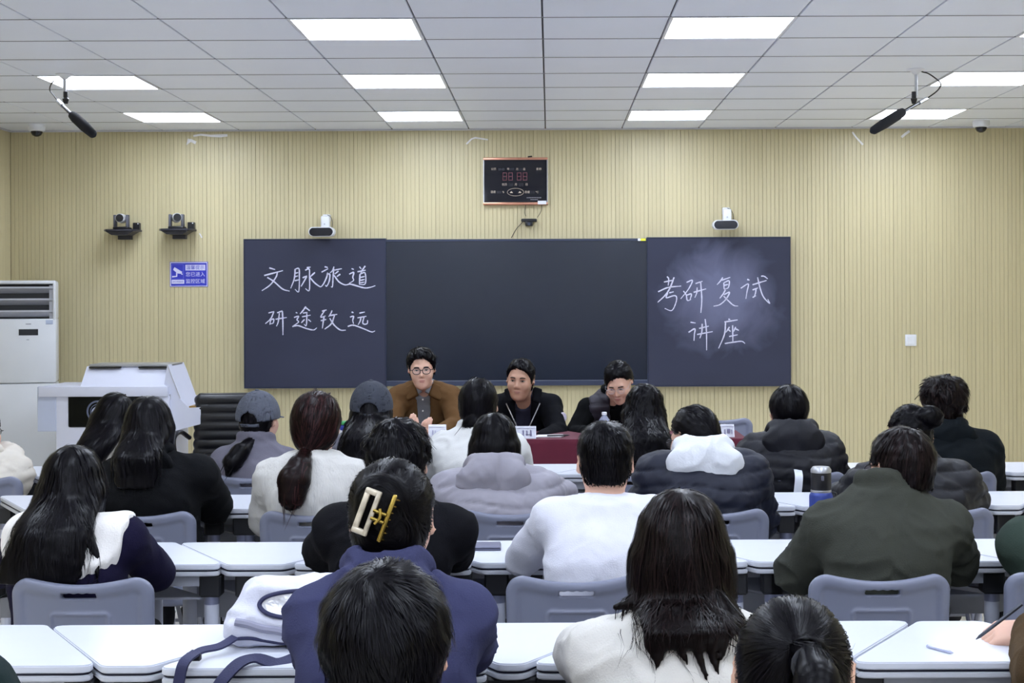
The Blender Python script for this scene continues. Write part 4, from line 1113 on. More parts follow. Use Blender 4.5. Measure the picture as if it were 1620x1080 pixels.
def make_hair(spec, hc, Rh, hs, px_m):
    """returns mesh data and the distance function in person-local coordinates"""
    ty = spec['type']; th = spec.get('th', .016); lo = spec.get('low', th * .6)
    zy, zz = ZC[spec.get('cut', 'long' if ty == 'long' else 'tied' if ty in ('tail', 'bun', 'clip') else 'short')]
    zy = np.array(zy); zz = np.array(zz)
    tie = spec.get('tie'); tl = spec.get('tail')
    HXv = np.array([HX, 1, 1], np.float32)
    def loc(p): return (p - hc) @ Rh / hs / HXv
    def glob(q): return hc + (np.asarray(q, np.float32) * hs) @ Rh.T
    asym = spec.get('asym', 0.0); jag = spec.get('jag', 0.0)
    def cap(p):
        q = loc(p)
        nz = np.clip((q[:, 2] - .028) / .092, 0, 1); e = lo + (th - lo) * nz ** .8
        if ty == 'short': e = e * np.clip((q[:, 2] + .03) / .055, .2, 1)
        if 'tuft' in spec: e = e + spec['tuft'] * (vnoise(q * 38 + spec.get('seed', 0)) - .4)
        d = s_ell((0, -.015, .028), (.074, .094, .092))(q)
        d = smin(d, s_ell((0, -.035, -.035), (.058, .060, .06))(q), .04) - e
        if ty == 'long': d = smin(d, s_ell((0, -.004, -.045), (.068, .060, .10))(q) - th * .8, .04)
        zc = np.interp(q[:, 1], zy, zz) + asym * q[:, 0]
        if jag: zc = zc + jag * (2 * vnoise(np.stack([q[:, 0] * 85 + 9, q[:, 1] * 20, 0 * q[:, 0]], 1)) - 1)
        return smax(d, (zc - q[:, 2]) * .75, .008) * hs
    fs = [cap]; tails = []
    if ty == 'long':
        C = [hc + np.asarray(c, np.float32) for c in spec['fall']]
        fs.append((s_sweep(C, spec['fw'], spec['fd'], (1, 0, 0)), .045))
        for ex in spec.get('locks', []):
            g = s_chain([hc + np.asarray(c, np.float32) for c in ex[0]], ex[1]); fs.append((g, .007))
    if tl is not None:
        pts = [hc + np.asarray(c, np.float32) for c in tl[0]]
        tails.append((s_chain(pts, tl[1]), pts)); fs.append((tails[0][0], .015))
    if 'bun' in spec:
        for c, r in spec['bun']: fs.append((s_ell(glob(c), np.array(r) * hs), .012))
    f0 = U(fs, .02)
    ns = spec.get('rough', .004)
    def f(p): return f0(p) + ns * (vnoise(p * 60) - .5) * (1 if ns else 0)
    # bounds
    lo_ = np.array(hc) - .15; hi_ = np.array(hc) + .15
    ext = []
    if ty == 'long': ext += [(np.asarray(c) + hc, w) for c, w in zip(spec['fall'], spec['fw'])] + [(np.asarray(c) + hc, .05) for ex in spec.get('locks', []) for c in ex[0]]
    if tl is not None: ext += [(np.asarray(c) + hc, r) for c, r in zip(tl[0], tl[1])]
    for c, r in ext:
        lo_ = np.minimum(lo_, c - r - .03); hi_ = np.maximum(hi_, c + r + .03)
    v = max(.0066, min(.0105, 2.5 / px_m))
    bv, bq = nets(f, *[axis_pts(lo_[i], hi_[i], None, v, v) for i in range(3)])
    bv = bv.astype(np.float32)
    # flow
    crown = glob(spec.get('crown', (0, -.035, .12)))
    up = Rh[:, 2]; fw = Rh[:, 1]
    G = np.array(spec.get('grav', (0, 0, -1)), np.float32)
    if ty == 'long':
        part = spec.get('part', 0.0)
        def dirf(p):
            r = p - crown; rn = r / np.maximum(np.linalg.norm(r, axis=1, keepdims=True), 1e-5)
            near = np.exp(-np.linalg.norm(r, axis=1) / .09)[:, None]
            return G + 1.2 * near * rn
        L_, n = spec.get('len', .30), 12
    elif ty in ('tail', 'bun', 'clip'):
        tp = glob(tie)
        if tails:
            tf, tpts = tails[0]; tdir = [(tpts[i], (tpts[min(i + 1, len(tpts) - 1)] - tpts[max(i - 1, 0)])) for i in range(len(tpts))]
        def dirf(p):
            d = tp - p; d = d / np.maximum(np.linalg.norm(d, axis=1, keepdims=True), 1e-5)
            if tails:
                on = (tf(p) < .004)[:, None]
                best = np.full(len(p), 1e9, np.float32); td = np.zeros_like(p)
                for a, b in tdir:
                    dd = np.linalg.norm(p - a, axis=1); m = dd < best; best = np.where(m, dd, best); td[m] = b / np.linalg.norm(b)
                d = np.where(on, td, d)
            if 'bun' in spec:
                for c, r in spec['bun']:
                    c_ = glob(c); q = p - c_; m = (np.linalg.norm(q / (np.array(r) * hs), axis=1) < 1.35)[:, None]
                    sw = np.cross(q, fw); d = np.where(m, sw / np.maximum(np.linalg.norm(sw, axis=1, keepdims=True), 1e-5), d)
            return d
        L_, n = spec.get('len', .11), 8
    else:
        wh = spec.get('whirl', .6); fwd = spec.get('fwd', .5)
        def dirf(p):
            r = p - crown; rn = r / np.maximum(np.linalg.norm(r, axis=1, keepdims=True), 1e-5)
            sw = np.cross(np.broadcast_to(up, p.shape), rn)
            return rn + wh * sw * np.exp(-np.linalg.norm(r, axis=1) / .07)[:, None] + fwd * fw * np.clip((p - hc) @ fw / .1, 0, 1)[:, None] + .35 * G
        L_, n = spec.get('len', .045), 5
    cnt = int(.82 * spec.get('count', 1400) * np.clip(px_m / 420, .6, 2.4))
    seeds = bv[rs.randint(0, len(bv), cnt)]
    width = spec.get('w', 1.7) / px_m
    keep = None
    if ty == 'short':
        def keep(tip):
            q = loc(tip); return q[:, 2] > np.interp(q[:, 1], zy, zz) + asym * q[:, 0] - spec.get('over', .008)
    if ty == 'long':
        zl = float(hc[2]) + min(float(c[2]) for c in spec['fall'])
        def keep(tip): return tip[:, 2] > zl - spec.get('rag', .03) * rs.rand(len(tip))
    stop = tp if ty in ('tail', 'bun', 'clip') else None
    sv, sq, tint = strands(f, seeds, dirf, L_, n, width, lift=spec.get('lift', .003), wob=spec.get('wob', .12), keep=keep, stop=stop, tailf=tails[0][0] if tails else None)
    allv = np.concatenate([bv, sv]); t = np.concatenate([np.full(len(bv), .1), tint]).astype(np.float32)
    return allv, np.concatenate([bq, sq + len(bv)]), t, f

def obj_np(name, v, q, m, parent, disp=None, label=None, attr=None):
    me = np_mesh(name, v, q, m, disp=disp)
    if attr is not None:
        a = me.attributes.new('tint', 'FLOAT', 'POINT'); a.data.foreach_set('value', attr)
    o = bpy.data.objects.new(name, me); COL.objects.link(o); o.parent = parent
    if label: o['label'] = label
    return o

def person(label, px, Yh, head, ang=(0, 0, 0), sw=.150, sh_drop=.082, th=.016, top=('sweater', '#888888'), top_name='sweater', collar='crew',
           hair=None, hmat=None, skin=None, elbows=None, hands=None, near=None, hs=1.0, trousers='#22242c', facing=1, gfold=.005, quilted=0,
           c7=None, hat=0.0, grip=(False, False), bulk=1.0, extra=None, v=None, chair_label=None, chair_px=None, chair_y=None, hand_up=None, shoulders=None, body_w=1.0):
    """px, Yh: where the hips are; head = (pixel x, pixel y of crown, distance)"""
    hipw = W(px, 800, Yh); root = empty('person', (hipw.x, Yh, 0), 0 if facing == 1 else PI, label=label, cat='person')
    sgn = facing
    def loc(w): return V3((w[0] - hipw.x) * sgn, (w[1] - Yh) * sgn, w[2])
    px_m = FPX / Yh
    skin = skin or M_skin
    ht_ = W(*head); hc = loc(ht_) - V3(0, 0, .120 * hs + (hair.get('th', .016) + .25 * hair.get('tuft', 0) if hair else .01) + .002 + hat)
    Rh = rotm(*[math.radians(a) for a in ang])
    if c7 is None:
        c7 = hc + Rh @ V3(0, -.035, -.085) * hs + V3(0, -.022, -.020); c7[0] = c7[0] * .85
    else: c7 = loc(W(*c7))
    hip = V3(0, 0, .55)
    axis = c7 - hip; Lsp = float(np.linalg.norm(axis))
    back = V3(0, -1, 0)
    def sp(t, bk=0.0): return hip + axis * t + back * bk
    spine = [V3(0, 0, .47), sp(.12, .02), sp(.40, .045), sp(.68, .045), sp(.88, .02), sp(1.0, .0)]
    b_ = bulk
    tw = [.165 * b_, .160 * b_, .150 * b_, .160 * b_, .120 * b_ * (sw / .15), .062]
    td = [.115 * b_, .105 * b_, .105 * b_, .112 * b_, .085 * b_, .058]
    shL, shR = [c7 + V3(s_ * sw, .012, -sh_drop) for s_ in (-1, 1)]
    if shoulders:
        q = [loc(W(*q)) for q in shoulders]; shL, shR = q if sgn == 1 else q[::-1]
    deskz = .79
    el = []
    for k, (s_, sh) in enumerate(((-1, shL), (1, shR))):
        e = None
        kk = k if sgn == 1 else 1 - k
        if elbows and elbows[kk] is not None: e = loc(W(*elbows[kk]))
        if e is None:
            e = sh + V3(s_ * .055, .10, -.25)
            e[2] = max(e[2], .72)
        el.append(e)
    wr = []
    for k, s_ in enumerate((-1, 1)):
        h = None
        if hands and hands[k if sgn == 1 else 1 - k] is not None: h = loc(W(*hands[k if sgn == 1 else 1 - k]))
        if h is None:
            h = el[k] + V3(-s_ * .10, .21, 0); h[2] = deskz
            if near is not None: h[1] = max(h[1], near - Yh + .10) if sgn == 1 else h[1]
        wr.append(h)
    # limits of the body
    knees = [V3(s_ * .095, .40, .49) for s_ in (-1, 1)]; ank = [V3(s_ * .10, .36, .09) for s_ in (-1, 1)]
    def headf(p): return head_sdf((p - hc) @ Rh / hs) * hs
    neck0 = hc + Rh @ V3(0, -.022, -.055) * hs
    parts = [headf, (s_cone(neck0, c7 + V3(0, .018, -.01), .052 * hs, .056), .03),
             (s_sweep(spine, [w - .012 for w in tw], [d - .012 for d in td], (1, 0, 0)), .04)]
    for k in (0, 1):
        sh = (shL, shR)[k]
        parts += [(s_cone(c7 + V3(0, 0, -.05), sh, .048, .046), .05), (s_chain([sh, el[k], wr[k]], [.045, .037, .026]), .03),
                  (s_chain([V3((-.085, .085)[k], .0, .53), knees[k], ank[k]], [.078, .052, .036]), .05),
                  (s_cone(ank[k] + V3(0, -.03, -.045), ank[k] + V3(0, .14, -.06), .034, .026), .02)]
    bf = U(parts, .02)
    allp = np.stack([hc, c7, *el, *wr, *knees, *ank, shL, shR])
    lo = allp.min(0) - .16; hi = allp.max(0) + .16; lo[2] = 0.0; lo[1] = min(lo[1], -.22)
    vc = .026; vf = .0046 if facing == -1 else max(.0066, min(.0105, 2.5 / px_m))
    axs = [axis_pts(lo[i], hi[i], (hc[i] - .10, hc[i] + .10), vf, vc) for i in range(3)]
    bv, bq = nets(bf, *axs)
    vv = [bv]; qq = [bq]; o_ = len(bv)
    for k in (0, 1):
        g = grip[k]; hv, hq = HAND[g if (g or facing == -1) else 'far']
        dr = wr[k] - el[k]; dr = dr / np.linalg.norm(dr)
        if hand_up is None or hand_up[k] is None: dr2 = V3(dr[0], dr[1], max(dr[2] * .3, -.05)); up = V3(0, 0, 1)
        else: dr2 = V3(*hand_up[k][0]); up = V3(*hand_up[k][1])
        F = frame(dr2, up)
        hv = hv.astype(np.float32).copy()
        if k == 1: hv[:, 0] *= -1; hq = hq[:, ::-1]
        vv.append(wr[k] + (hv * hs) @ F.T); qq.append(hq + o_); o_ += len(hv)
    obj_np('body', np.concatenate(vv), np.concatenate(qq), skin, root)
    # trousers and shoes
    lm = mat('trousers_' + trousers, trousers, 0.8, bump=.2, bscale=300)
    fs = [s_sweep([V3(0, 0, .45), V3(0, .0, .62)], [.178, .165], [.125, .118], (1, 0, 0))]
    for k in (0, 1): fs.append((s_chain([V3((-.085, .085)[k], .0, .53), knees[k], ank[k] + V3(0, 0, .02)], [.092, .068, .056]), .05))
    inst('trousers', sdf_mesh('trousers', U(fs), (-.26, -.2, .04), (.26, .52, .68), .026, lm, disp=folds(.006, 8)), root)
    for k in (0, 1):
        c = ank[k]; c_ = (float(c[0]), float(c[1]))
        sm = sdf_mesh('shoe', U([s_cone((c_[0], c_[1] - .04, .05), (c_[0], c_[1] + .15, .038), .042, .034), (s_cone((c_[0], c_[1] - .03, .09), (c_[0], c_[1] - .03, .05), .042, .042), .02)], .02), (c_[0] - .07, c_[1] - .12, -.02), (c_[0] + .07, c_[1] + .22, .15), .020, mat('shoe_dark', '#2a2a30', 0.6))
        inst('shoe', sm, root)
    # upper garment
    kind, colr = top
    gm = mat('cloth_%s_%s' % (kind, colr), colr, {'puffer': .55, 'tee': .85, 'coat': .9, 'leather': .4}.get(kind, .88), var=.05, vscale=14,
             bump={'knit': .8, 'puffer': .15, 'coat': .45}.get(kind, .3), bscale={'knit': 90, 'puffer': 60}.get(kind, 260), spec=.12 if kind != 'puffer' else .28,
             stretch=(1.6, 1.6, .25) if kind == 'knit' else None)
    def arm(k, e):
        sh = (shL, shR)[k]
        cuff = wr[k] + (el[k] - wr[k]) / np.linalg.norm(el[k] - wr[k]) * .02
        return s_chain([sh, el[k], cuff], [.050 + e, .043 + e * 1.05, .033 + e * .7])
    def upper(e, sleeves=True):
        gs = [s_sweep(spine, [w + e for w in tw[:-1]] + [.066 + e * .5], [d + e for d in td[:-1]] + [.062 + e * .5], (1, 0, 0), pw=2.3)]
        for k in (0, 1):
            sh = (shL, shR)[k]
            gs.append((s_cone(c7 + V3(0, 0, -.045), sh, .050 + e * .7, .050 + e), .06))
            if sleeves: gs.append((arm(k, e), .03))
        return U(gs, .04)
    g = upper(th)
    nk = c7 + V3(0, .02, .0)
    Rn = rotm(pitch=math.radians(-14))
    if collar == 'crew': g = U([g, (s_torus(nk + V3(0, -.002, .0), .062, .011 + th * .15, Rn, 1.05), .012)])
    elif collar in ('stand', 'shirt'):
        for j, dz in enumerate((0, .018, .036)): g = U([g, (s_torus(nk + V3(0, .004 * j, dz), .066 + .002 * j + th * .2, .011 + th * .25, Rn, 1.05), .014)])
    elif collar == 'turtle':
        for j, dz in enumerate((0, .02, .04, .055)): g = U([g, (s_torus(nk + V3(0, .006 * j, dz), .058, .010, Rn, 1.05), .012)])
    hood = None
    if collar in ('hood', 'bighood'):
        B = 1.22 if collar == 'bighood' else .95
        hd = U([s_torus(nk + V3(0, -.012, .030), .074 * B, .026 * B, rotm(pitch=math.radians(-24)), 1.08),
                (s_ell(c7 + V3(0, -.070 * B, -.015), (.118 * B, .048 * B, .075 * B), rotm(pitch=math.radians(18))), .035),
                (s_ell(c7 + V3(0, -.062 * B, -.075 * B), (.085 * B, .040 * B, .060 * B), rotm(pitch=math.radians(18))), .04)], .03)
        hood = S(hd, s_ell(c7 + V3(0, -.020, .095), (.060 * B, .068 * B, .085)), .012)
    # neck opening
    g = S(g, s_cone(c7 + V3(0, .03, -.03), neck0 + V3(0, .03, .1), .052, .052), .006)
    g = I(g, half((0, 0, .455), (0, 0, -1)), .01)
    dispf = quilt(quilted, .062, px) if quilted else folds(gfold, 9, seed=px * .37)
    glo = np.minimum(lo, allp.min(0) - .12); ghi = allp.max(0) + .12; ghi[2] = hc[2] + .02; glo[2] = .42; glo[1] = min(glo[1], -.36)
    gv = v or max(.0080, min(.0115, 3.7 / px_m))
    gobj = None
    if extra and 'top' in extra: g = extra['top'](g, dict(c7=c7, nk=nk, loc=loc, hc=hc, upper=upper, el=el, wr=wr))
    gobj = inst(top_name, sdf_mesh(top_name, g, glo, ghi, gv, gm, disp=dispf), root)
    if hood is not None:
        hm = gm if not (extra and 'hood_col' in extra) else mat('hood_' + extra['hood_col'], extra['hood_col'], .9, bump=.3, sheen=.1)
        inst('hood', sdf_mesh('hood', hood, c7 - .22, c7 + .2, gv * .85, hm, disp=folds(.006, 11, (1, 1, 1), px * .7)), gobj)
    # hair, kept outside the clothes
    ho = None
    if hair:
        hair = dict(hair)
        gg = (lambda p: np.minimum(g(p), hood(p))) if hood is not None else g
        def outside(c, need):
            q = (hc + np.asarray(c, np.float32)).astype(np.float32)
            for _ in range(40):
                if float(gg(q[None])[0]) >= need: break
                q[1] -= .006
            return q - hc
        if hair['type'] == 'long' and not hair.get('inside'):
            hair['fall'] = [outside(c, d_ * hair.get('need', .5)) if i > 0 else c for i, (c, d_) in enumerate(zip(hair['fall'], hair['fd']))]
            hair['locks'] = [([outside(c, r * .5) for c, r in zip(*L_)], L_[1]) for L_ in hair.get('locks', [])]
        if hair.get('tail') is not None and not hair.get('inside'):
            hair['tail'] = ([hair['tail'][0][0]] + [outside(c, r * .6) for c, r in list(zip(*hair['tail']))[1:]], hair['tail'][1])
        hv, hq, ht2, hf = make_hair(hair, hc, Rh, hs, px_m)
        ho = obj_np('hair', hv, hq, hmat or HB, root, attr=ht2)
    ctx = dict(root=root, hc=hc, Rh=Rh, hs=hs, c7=c7, loc=loc, garment=gobj, hair=ho, gm=gm, el=el, wr=wr, shL=shL, shR=shR, spine=spine, px_m=px_m, upper=upper, nk=nk, th=th, bounds=(glo, ghi), gv=gv, neck0=neck0)
    if chair_label: chair(xp(chair_px if chair_px is not None else px, chair_y or Yh - .2), chair_y or Yh - .2, chair_label)
    return ctx

def hpt(c, q): return Vector(c['hc'] + c['Rh'] @ (np.array(q, np.float32) * c['hs']))
def face_parts(c, lipcol=None, brow='#15110f', eye_open=1.0, mouth=1.0):
    hs = c['hs']; Rm = Matrix(c['Rh'].tolist()).to_4x4()
    T = Matrix.Translation(Vector(c['hc'])) @ Rm @ Matrix.Scale(hs, 4)
    def add(b, name, m, par=None):
        b.v = [tuple(T @ Vector(q)) for q in b.v]; return b.build(name, m, par or c['root'])
    for sx in (-1, 1):
        bm = bmesh.new(); bmesh.ops.create_uvsphere(bm, u_segments=16, v_segments=10, radius=1)
        b = MB().bm(bm, Matrix.Translation((sx * .031, .0835, .0055)) @ Matrix.Diagonal((.0135, .0075, .0052 * eye_open, 1)))
        e = add(b, 'eye', M_eye)
        bm = bmesh.new(); bmesh.ops.create_uvsphere(bm, u_segments=12, v_segments=8, radius=1)
        add(MB().bm(bm, Matrix.Translation((sx * .031, .0885, .0055)) @ Matrix.Diagonal((.0062, .0035, .0054 * eye_open, 1))), 'iris', M_iris, e)
        add(MB().tube(spline([(sx * .017, .0895, .0065), (sx * .031, .0925, .0115 * (.6 + .4 * eye_open)), (sx * .045, .0855, .0075)], 5), [.0006] + [.0016] * 9 + [.0006], 5), 'upper_eyelid', mat('eyelash', '#2a1c18', .6), e)
        add(MB().tube(spline([(sx * .014, .0935, .0235), (sx * .030, .0945, .0275), (sx * .049, .083, .0235)], 6), [.0015] + [.0032] * 10 + [.0026, .001], 6), 'eyebrow', mat('eyebrow' + brow, brow, .9), None)
    up = U([s_ell((0, .0945, -.0605), (.0215, .0075, .0042)), (s_ell((0, .0935, -.0690), (.018, .0075, .0048)), .002)])
    vv, q = nets(up, *[axis_pts(a, b_, None, .0016, .0016) for a, b_ in ((-.026, .026), (.08, .106), (-.078, -.052))])
    vv = np.array([T @ Vector(p) for p in vv.tolist()])
    obj_np('lips', vv, q, lipcol or M_lip, c['root'])
def glasses(c, col='#2a2430', r=.0016, round_=.0225, temples_only=False):
    T = Matrix.Translation(Vector(c['hc'])) @ Matrix(c['Rh'].tolist()).to_4x4() @ Matrix.Scale(c['hs'], 4)
    m = mat('glasses_' + col, col, .3, .3)
    o = empty('eyeglasses'); o.parent = c['root']
    def add(b, name, mm=m):
        b.v = [tuple(T @ Vector(q)) for q in b.v]; return b.build(name, mm, o)
    for sx in (-1, 1):
        pts = []
        for k in range(25):
            a = 2 * PI * k / 24; ex = math.copysign(abs(math.cos(a)) ** .8, math.cos(a)); ez = math.copysign(abs(math.sin(a)) ** .8, math.sin(a))
            pts.append((sx * .032 + round_ * ex, .107 - .14 * abs(sx * .032 + round_ * ex) ** 1.5, .003 + round_ * .82 * ez))
        add(MB().tube(pts, r, 6), 'rim')
        cp = MB(); cp.add([(p[0], p[1], p[2]) for p in pts[:-1]], [tuple(range(24))])
        add(cp, 'lens', mat('spectacle_lens', '#e8ecf4', 0.04, alpha=0.10, var=0))
        add(MB().tube([(sx * .0545, .100, .008), (sx * .073, .085, .009), (sx * .079, .02, .008), (sx * .080, -.01, .004), (sx * .076, -.025, -.012)], r * .95, 6), 'temple')
    add(MB().tube(spline([(-.010, .1045, .006), (0, .107, .009), (.010, .1045, .006)], 4), r, 6), 'bridge')
SHORT = dict(type='short', th=.016, low=.003, tuft=.008, len=.05, count=1900)
def falls(pts, fw, fd, **k): return dict(dict(type='long', th=.016, fall=pts, fw=fw, fd=fd, count=1900, len=.26), **k)
def cap_hat(c, col):
    """baseball cap seen from behind: dome, brim, rear opening with strap, top button"""
    hc, Rh, hs = c['hc'], c['Rh'], c['hs']
    m = mat('cap_' + col, col, .9, var=.12, vscale=40, bump=.4, bscale=300)
    HXv = np.array([HX, 1, 1], np.float32)
    lc = lambda p: (p - hc) @ Rh / hs / HXv
    def dome(p):
        q = lc(p); d = s_ell((0, -.012, .028), (.074, .094, .096))(q)
        d = np.abs(d - .022) - .004
        cut = (.012 + .10 * (q[:, 1]) * .12) - q[:, 2]
        d = smax(d, cut, .004)
        hole = s_ell((0, -.125, .022), (.040, .05, .034))(q)
        d = smax(d, -hole, .005)
        seam = np.abs(np.sin(3 * np.arctan2(q[:, 0], q[:, 1] + .012)))
        return (d + .0015 * np.exp(-(seam / .06) ** 2)) * hs
    o = inst('cap', sdf_mesh('cap', dome, hc - .16, hc + .16, .0062, m), c['root'])
    def brim(p):
        q = lc(p); y = q[:, 1]
        e = np.sqrt((q[:, 0] / .082) ** 2 + ((y - .085) / .095) ** 2) - 1
        zc = .018 - 1.8 * q[:, 0] ** 2 - .25 * np.maximum(y - .09, 0)
        return smax(smax(e * .08, np.abs(q[:, 2] - zc) - .004, .003), .075 - y, .004) * hs
    inst('brim', sdf_mesh('brim', brim, hc - .1, hc + .22, .008, m), o)
    def strap(p):
        q = lc(p); d = np.abs(s_ell((0, -.012, .028), (.074, .094, .096))(q) - .022) - .003
        return smax(smax(d, np.abs(q[:, 2] + .001) - .010, .003), np.maximum(q[:, 1] + .06, np.abs(q[:, 0]) - .05), .003) * hs
    inst('strap', sdf_mesh('strap', strap, hc - .16, hc + .16, .0062, m), o)
    t = hpt(c, (0, -.012, .147)); b = MB().lathe([(.011, 0), (.011, .004), (.006, .008)], t, 12).build('button', m, o)

# ---- presenters behind the red table (facing the camera)
def vcut(c0, a, bz, y0=.02):
    """front opening of a jacket: half width a at the neck falling to bz lower down"""
    def top(g, k):
        z1 = float(k['c7'][2]); cy = float(k['c7'][1])
        def f(p):
            w = np.interp(z1 - p[:, 2], [-.08, .02, .12, .30, .5], [a * 1.1, a, a * .8, bz, bz * .7])
            return smax(g(p), -smax(np.abs(p[:, 0] - float(k['c7'][0]) * .7) - w, y0 + cy - .03 - p[:, 1], .004), .006)
        return f
    return top
def add_garment(c, name, f, m, disp=None, v=None, parent=None):
    lo, hi = c['bounds']
    return inst(name, sdf_mesh(name, f, lo, hi, v or c['gv'], m, disp=disp), parent or c['root'])
def lapels(c, m, dx=.078, dy=.075, dz=-.045, r=(.042, .014, .046), rot=.5):
    for s_ in (-1, 1):
        ce = c['c7'] + V3(s_ * dx, dy, dz)
        R = rotm(yaw=-s_ * .5, roll=s_ * rot, pitch=.35)
        inst('lapel', sdf_mesh('lapel', s_rbox(ce, r, .010, R), ce - .08, ce + .08, .007, m), c['garment'])

CROPF = dict(type='short', cut='pres', th=.020, low=.005, tuft=.008, len=.045, count=2200, lift=.004)
ZC['pres'] = ([-.13, -.075, -.045, -.010, .012, .030, .048, .070, .085, .11], [-.062, -.064, -.030, .010, .004, .006, .060, .088, .094, .10])
c1 = person('man in round glasses and brown jacket seated behind the red table', 672, 9.62, (667, 547.5, 9.35), ang=(4, -3, 2), hs=.95, sw=.165, th=.018, facing=-1,
            c7=(672, 607, 9.52), top=('coat', '#63492e'), top_name='jacket', collar='none', hair=dict(CROPF, th=.026, low=.010, tuft=.016, jag=.014, over=.020, fwd=1.0, len=.055, lift=.007, wob=.3), elbows=((618, 672, 9.35), (722, 672, 9.35)), hands=((647, 692, 9.16), (670, 697, 9.14)),
            extra=dict(top=vcut(None, .052, .035)), hand_up=(((-.15, .35, .9), (.4, .9, .1)), ((-.3, .35, .85), (-.3, .9, -.2))), chair_label=None)
face_parts(c1, eye_open=.75); glasses(c1, '#1d1a26', .0023, .0245)
lapels(c1, c1['gm'])
M_shirt = mat('grey_shirt', '#74767c', .85, bump=.3)
sh_ = c1['upper'](.004, False)
for j, dz in enumerate((0, .018)): sh_ = U([sh_, (s_torus(c1['nk'] + V3(0, .004 * j, dz - .006), .062, .010, rotm(pitch=-.3), 1.05), .012)])
sh_ = S(sh_, s_cone(c1['c7'] + V3(0, .05, -.035), c1['neck0'] + V3(0, .06, .1), .046, .05), .006)
so = add_garment(c1, 'shirt', sh_, M_shirt, folds(.003, 12))
for s_ in (-1, 1):
    ce = c1['c7'] + V3(s_ * .036, .088, -.030)
    inst('shirt_collar', sdf_mesh('shirt_collar', s_rbox(ce, (.020, .006, .030), .005, rotm(yaw=-s_ * .4, roll=s_ * .55, pitch=.3)), ce - .05, ce + .05, .005, M_shirt), so)
for dz in (.09, .16, .23):
    pz = c1['c7'] + V3(.0, .0, -dz)
    MB().lathe([(.005, .0), (.005, .004)], (float(pz[0]) * .8, float(pz[1]) + .125, float(pz[2])), 10, 1).build('button', mat('pale_button', '#c9c6c0'), so)

c2 = person('man in open black jacket and navy polo seated in the middle of the red table', 828, 9.62, (823, 566, 9.35), ang=(-10, -2, -3), hs=.99, sw=.168, th=.022, facing=-1, skin=M_skin2,
            c7=(828, 622, 9.52), top=('jacket', '#0c0d12'), top_name='jacket', collar='none', hair=dict(CROPF, th=.018, low=.008, jag=.006, asym=.25, fwd=-.4, over=.014), elbows=((768, 690, 9.32), (882, 686, 9.32)), hands=((812, 693, 9.12), (855, 694, 9.10)),
            extra=dict(top=vcut(None, .058, .045)))
face_parts(c2, eye_open=.7, lipcol=mat('lip_dark', '#8f5650', .5)); lapels(c2, c2['gm'], dx=.085, dy=.06, dz=-.01, r=(.030, .016, .05), rot=.3)
M_polo = mat('navy_polo', '#1b1a2e', .85, bump=.3)
po = add_garment(c2, 'polo_shirt', S(U([c2['upper'](.005, False), (s_torus(c2['nk'] + V3(0, 0, 0), .064, .013, rotm(pitch=-.35), 1.05), .012)]), s_cone(c2['c7'] + V3(0, .055, -.05), c2['neck0'] + V3(0, .06, .1), .046, .05), .006), M_polo, folds(.003, 12))
for s_ in (-1, 1):
    a0 = c2['c7']
    pts = [Vector((float(a0[0]) + s_ * (.105 - .07 * t), float(a0[1]) + .112 + .028 * math.sin(t * 1.6), float(a0[2]) - .055 - .15 * t)) for t in (0, .25, .5, .75, 1)]
    MB().tube(spline(pts, 5), .0035, 6).build('zip', mat('silver_zip', '#a9a6a8', .3, .8), c2['garment'])
bp = (c2['shL'] * .62 + c2['el'][0] * .38) + V3(-.055, .042, 0)
dv = Vector((-.62, .78, .1)).normalized()
Mq = Matrix.Translation(Vector(bp)) @ dv.to_track_quat('Z', 'Y').to_matrix().to_4x4()
b = MB().lathe([(.030, -.008), (.030, .012), (.026, .015)], (0, 0, 0), 20); b.v = [tuple(Mq @ Vector(q)) for q in b.v]
b.build('sleeve_badge', mat('badge_white', '#cfc6d8', .7, var=.2, vscale=60), c2['garment'])

c3 = person('woman in glasses and dark vest bending over papers at the red table', 975, 9.62, (979, 570.5, 9.25), ang=(-14, -30, 4), hs=.95, sw=.155, th=.012, facing=-1,
            c7=(968, 626, 9.46), top=('sweater', '#08090b'), top_name='sweater', collar='turtle', hair=dict(type='bun', cut='woman', th=.018, low=.014, asym=-.45, jag=.004, tie=(0, -.1, -.04), bun=[((0, -.11, -.05), (.035, .03, .04))], crown=(.03, .03, .12), len=.12, count=1500), elbows=((908, 686, 9.36), (1032, 690, 9.36)), hands=((942, 686, 9.10), (985, 693, 9.05)))
face_parts(c3, eye_open=.55); glasses(c3, '#b8b4c0', .0011, .0215)
vf_ = c3['upper'](.026, False)
for j, dz in enumerate((0, .02)): vf_ = U([vf_, (s_torus(c3['nk'] + V3(0, .0, dz), .078, .012, rotm(pitch=-.3), 1.05), .014)])
z1 = float(c3['c7'][2]); cy = float(c3['c7'][1])
vest = lambda p: smax(smax(vf_(p), -smax(np.abs(p[:, 0]) - np.interp(z1 - p[:, 2], [-.08, .02, .5], [.06, .05, .02]), .0 + cy - p[:, 1], .004), .006), np.abs(p[:, 0]) - .175, .008)
add_garment(c3, 'vest', vest, mat('dark_purple_vest', '#25222e', .6, bump=.2), quilt(.006, .055))
a = c3['el'][1]; w_ = c3['wr'][1]

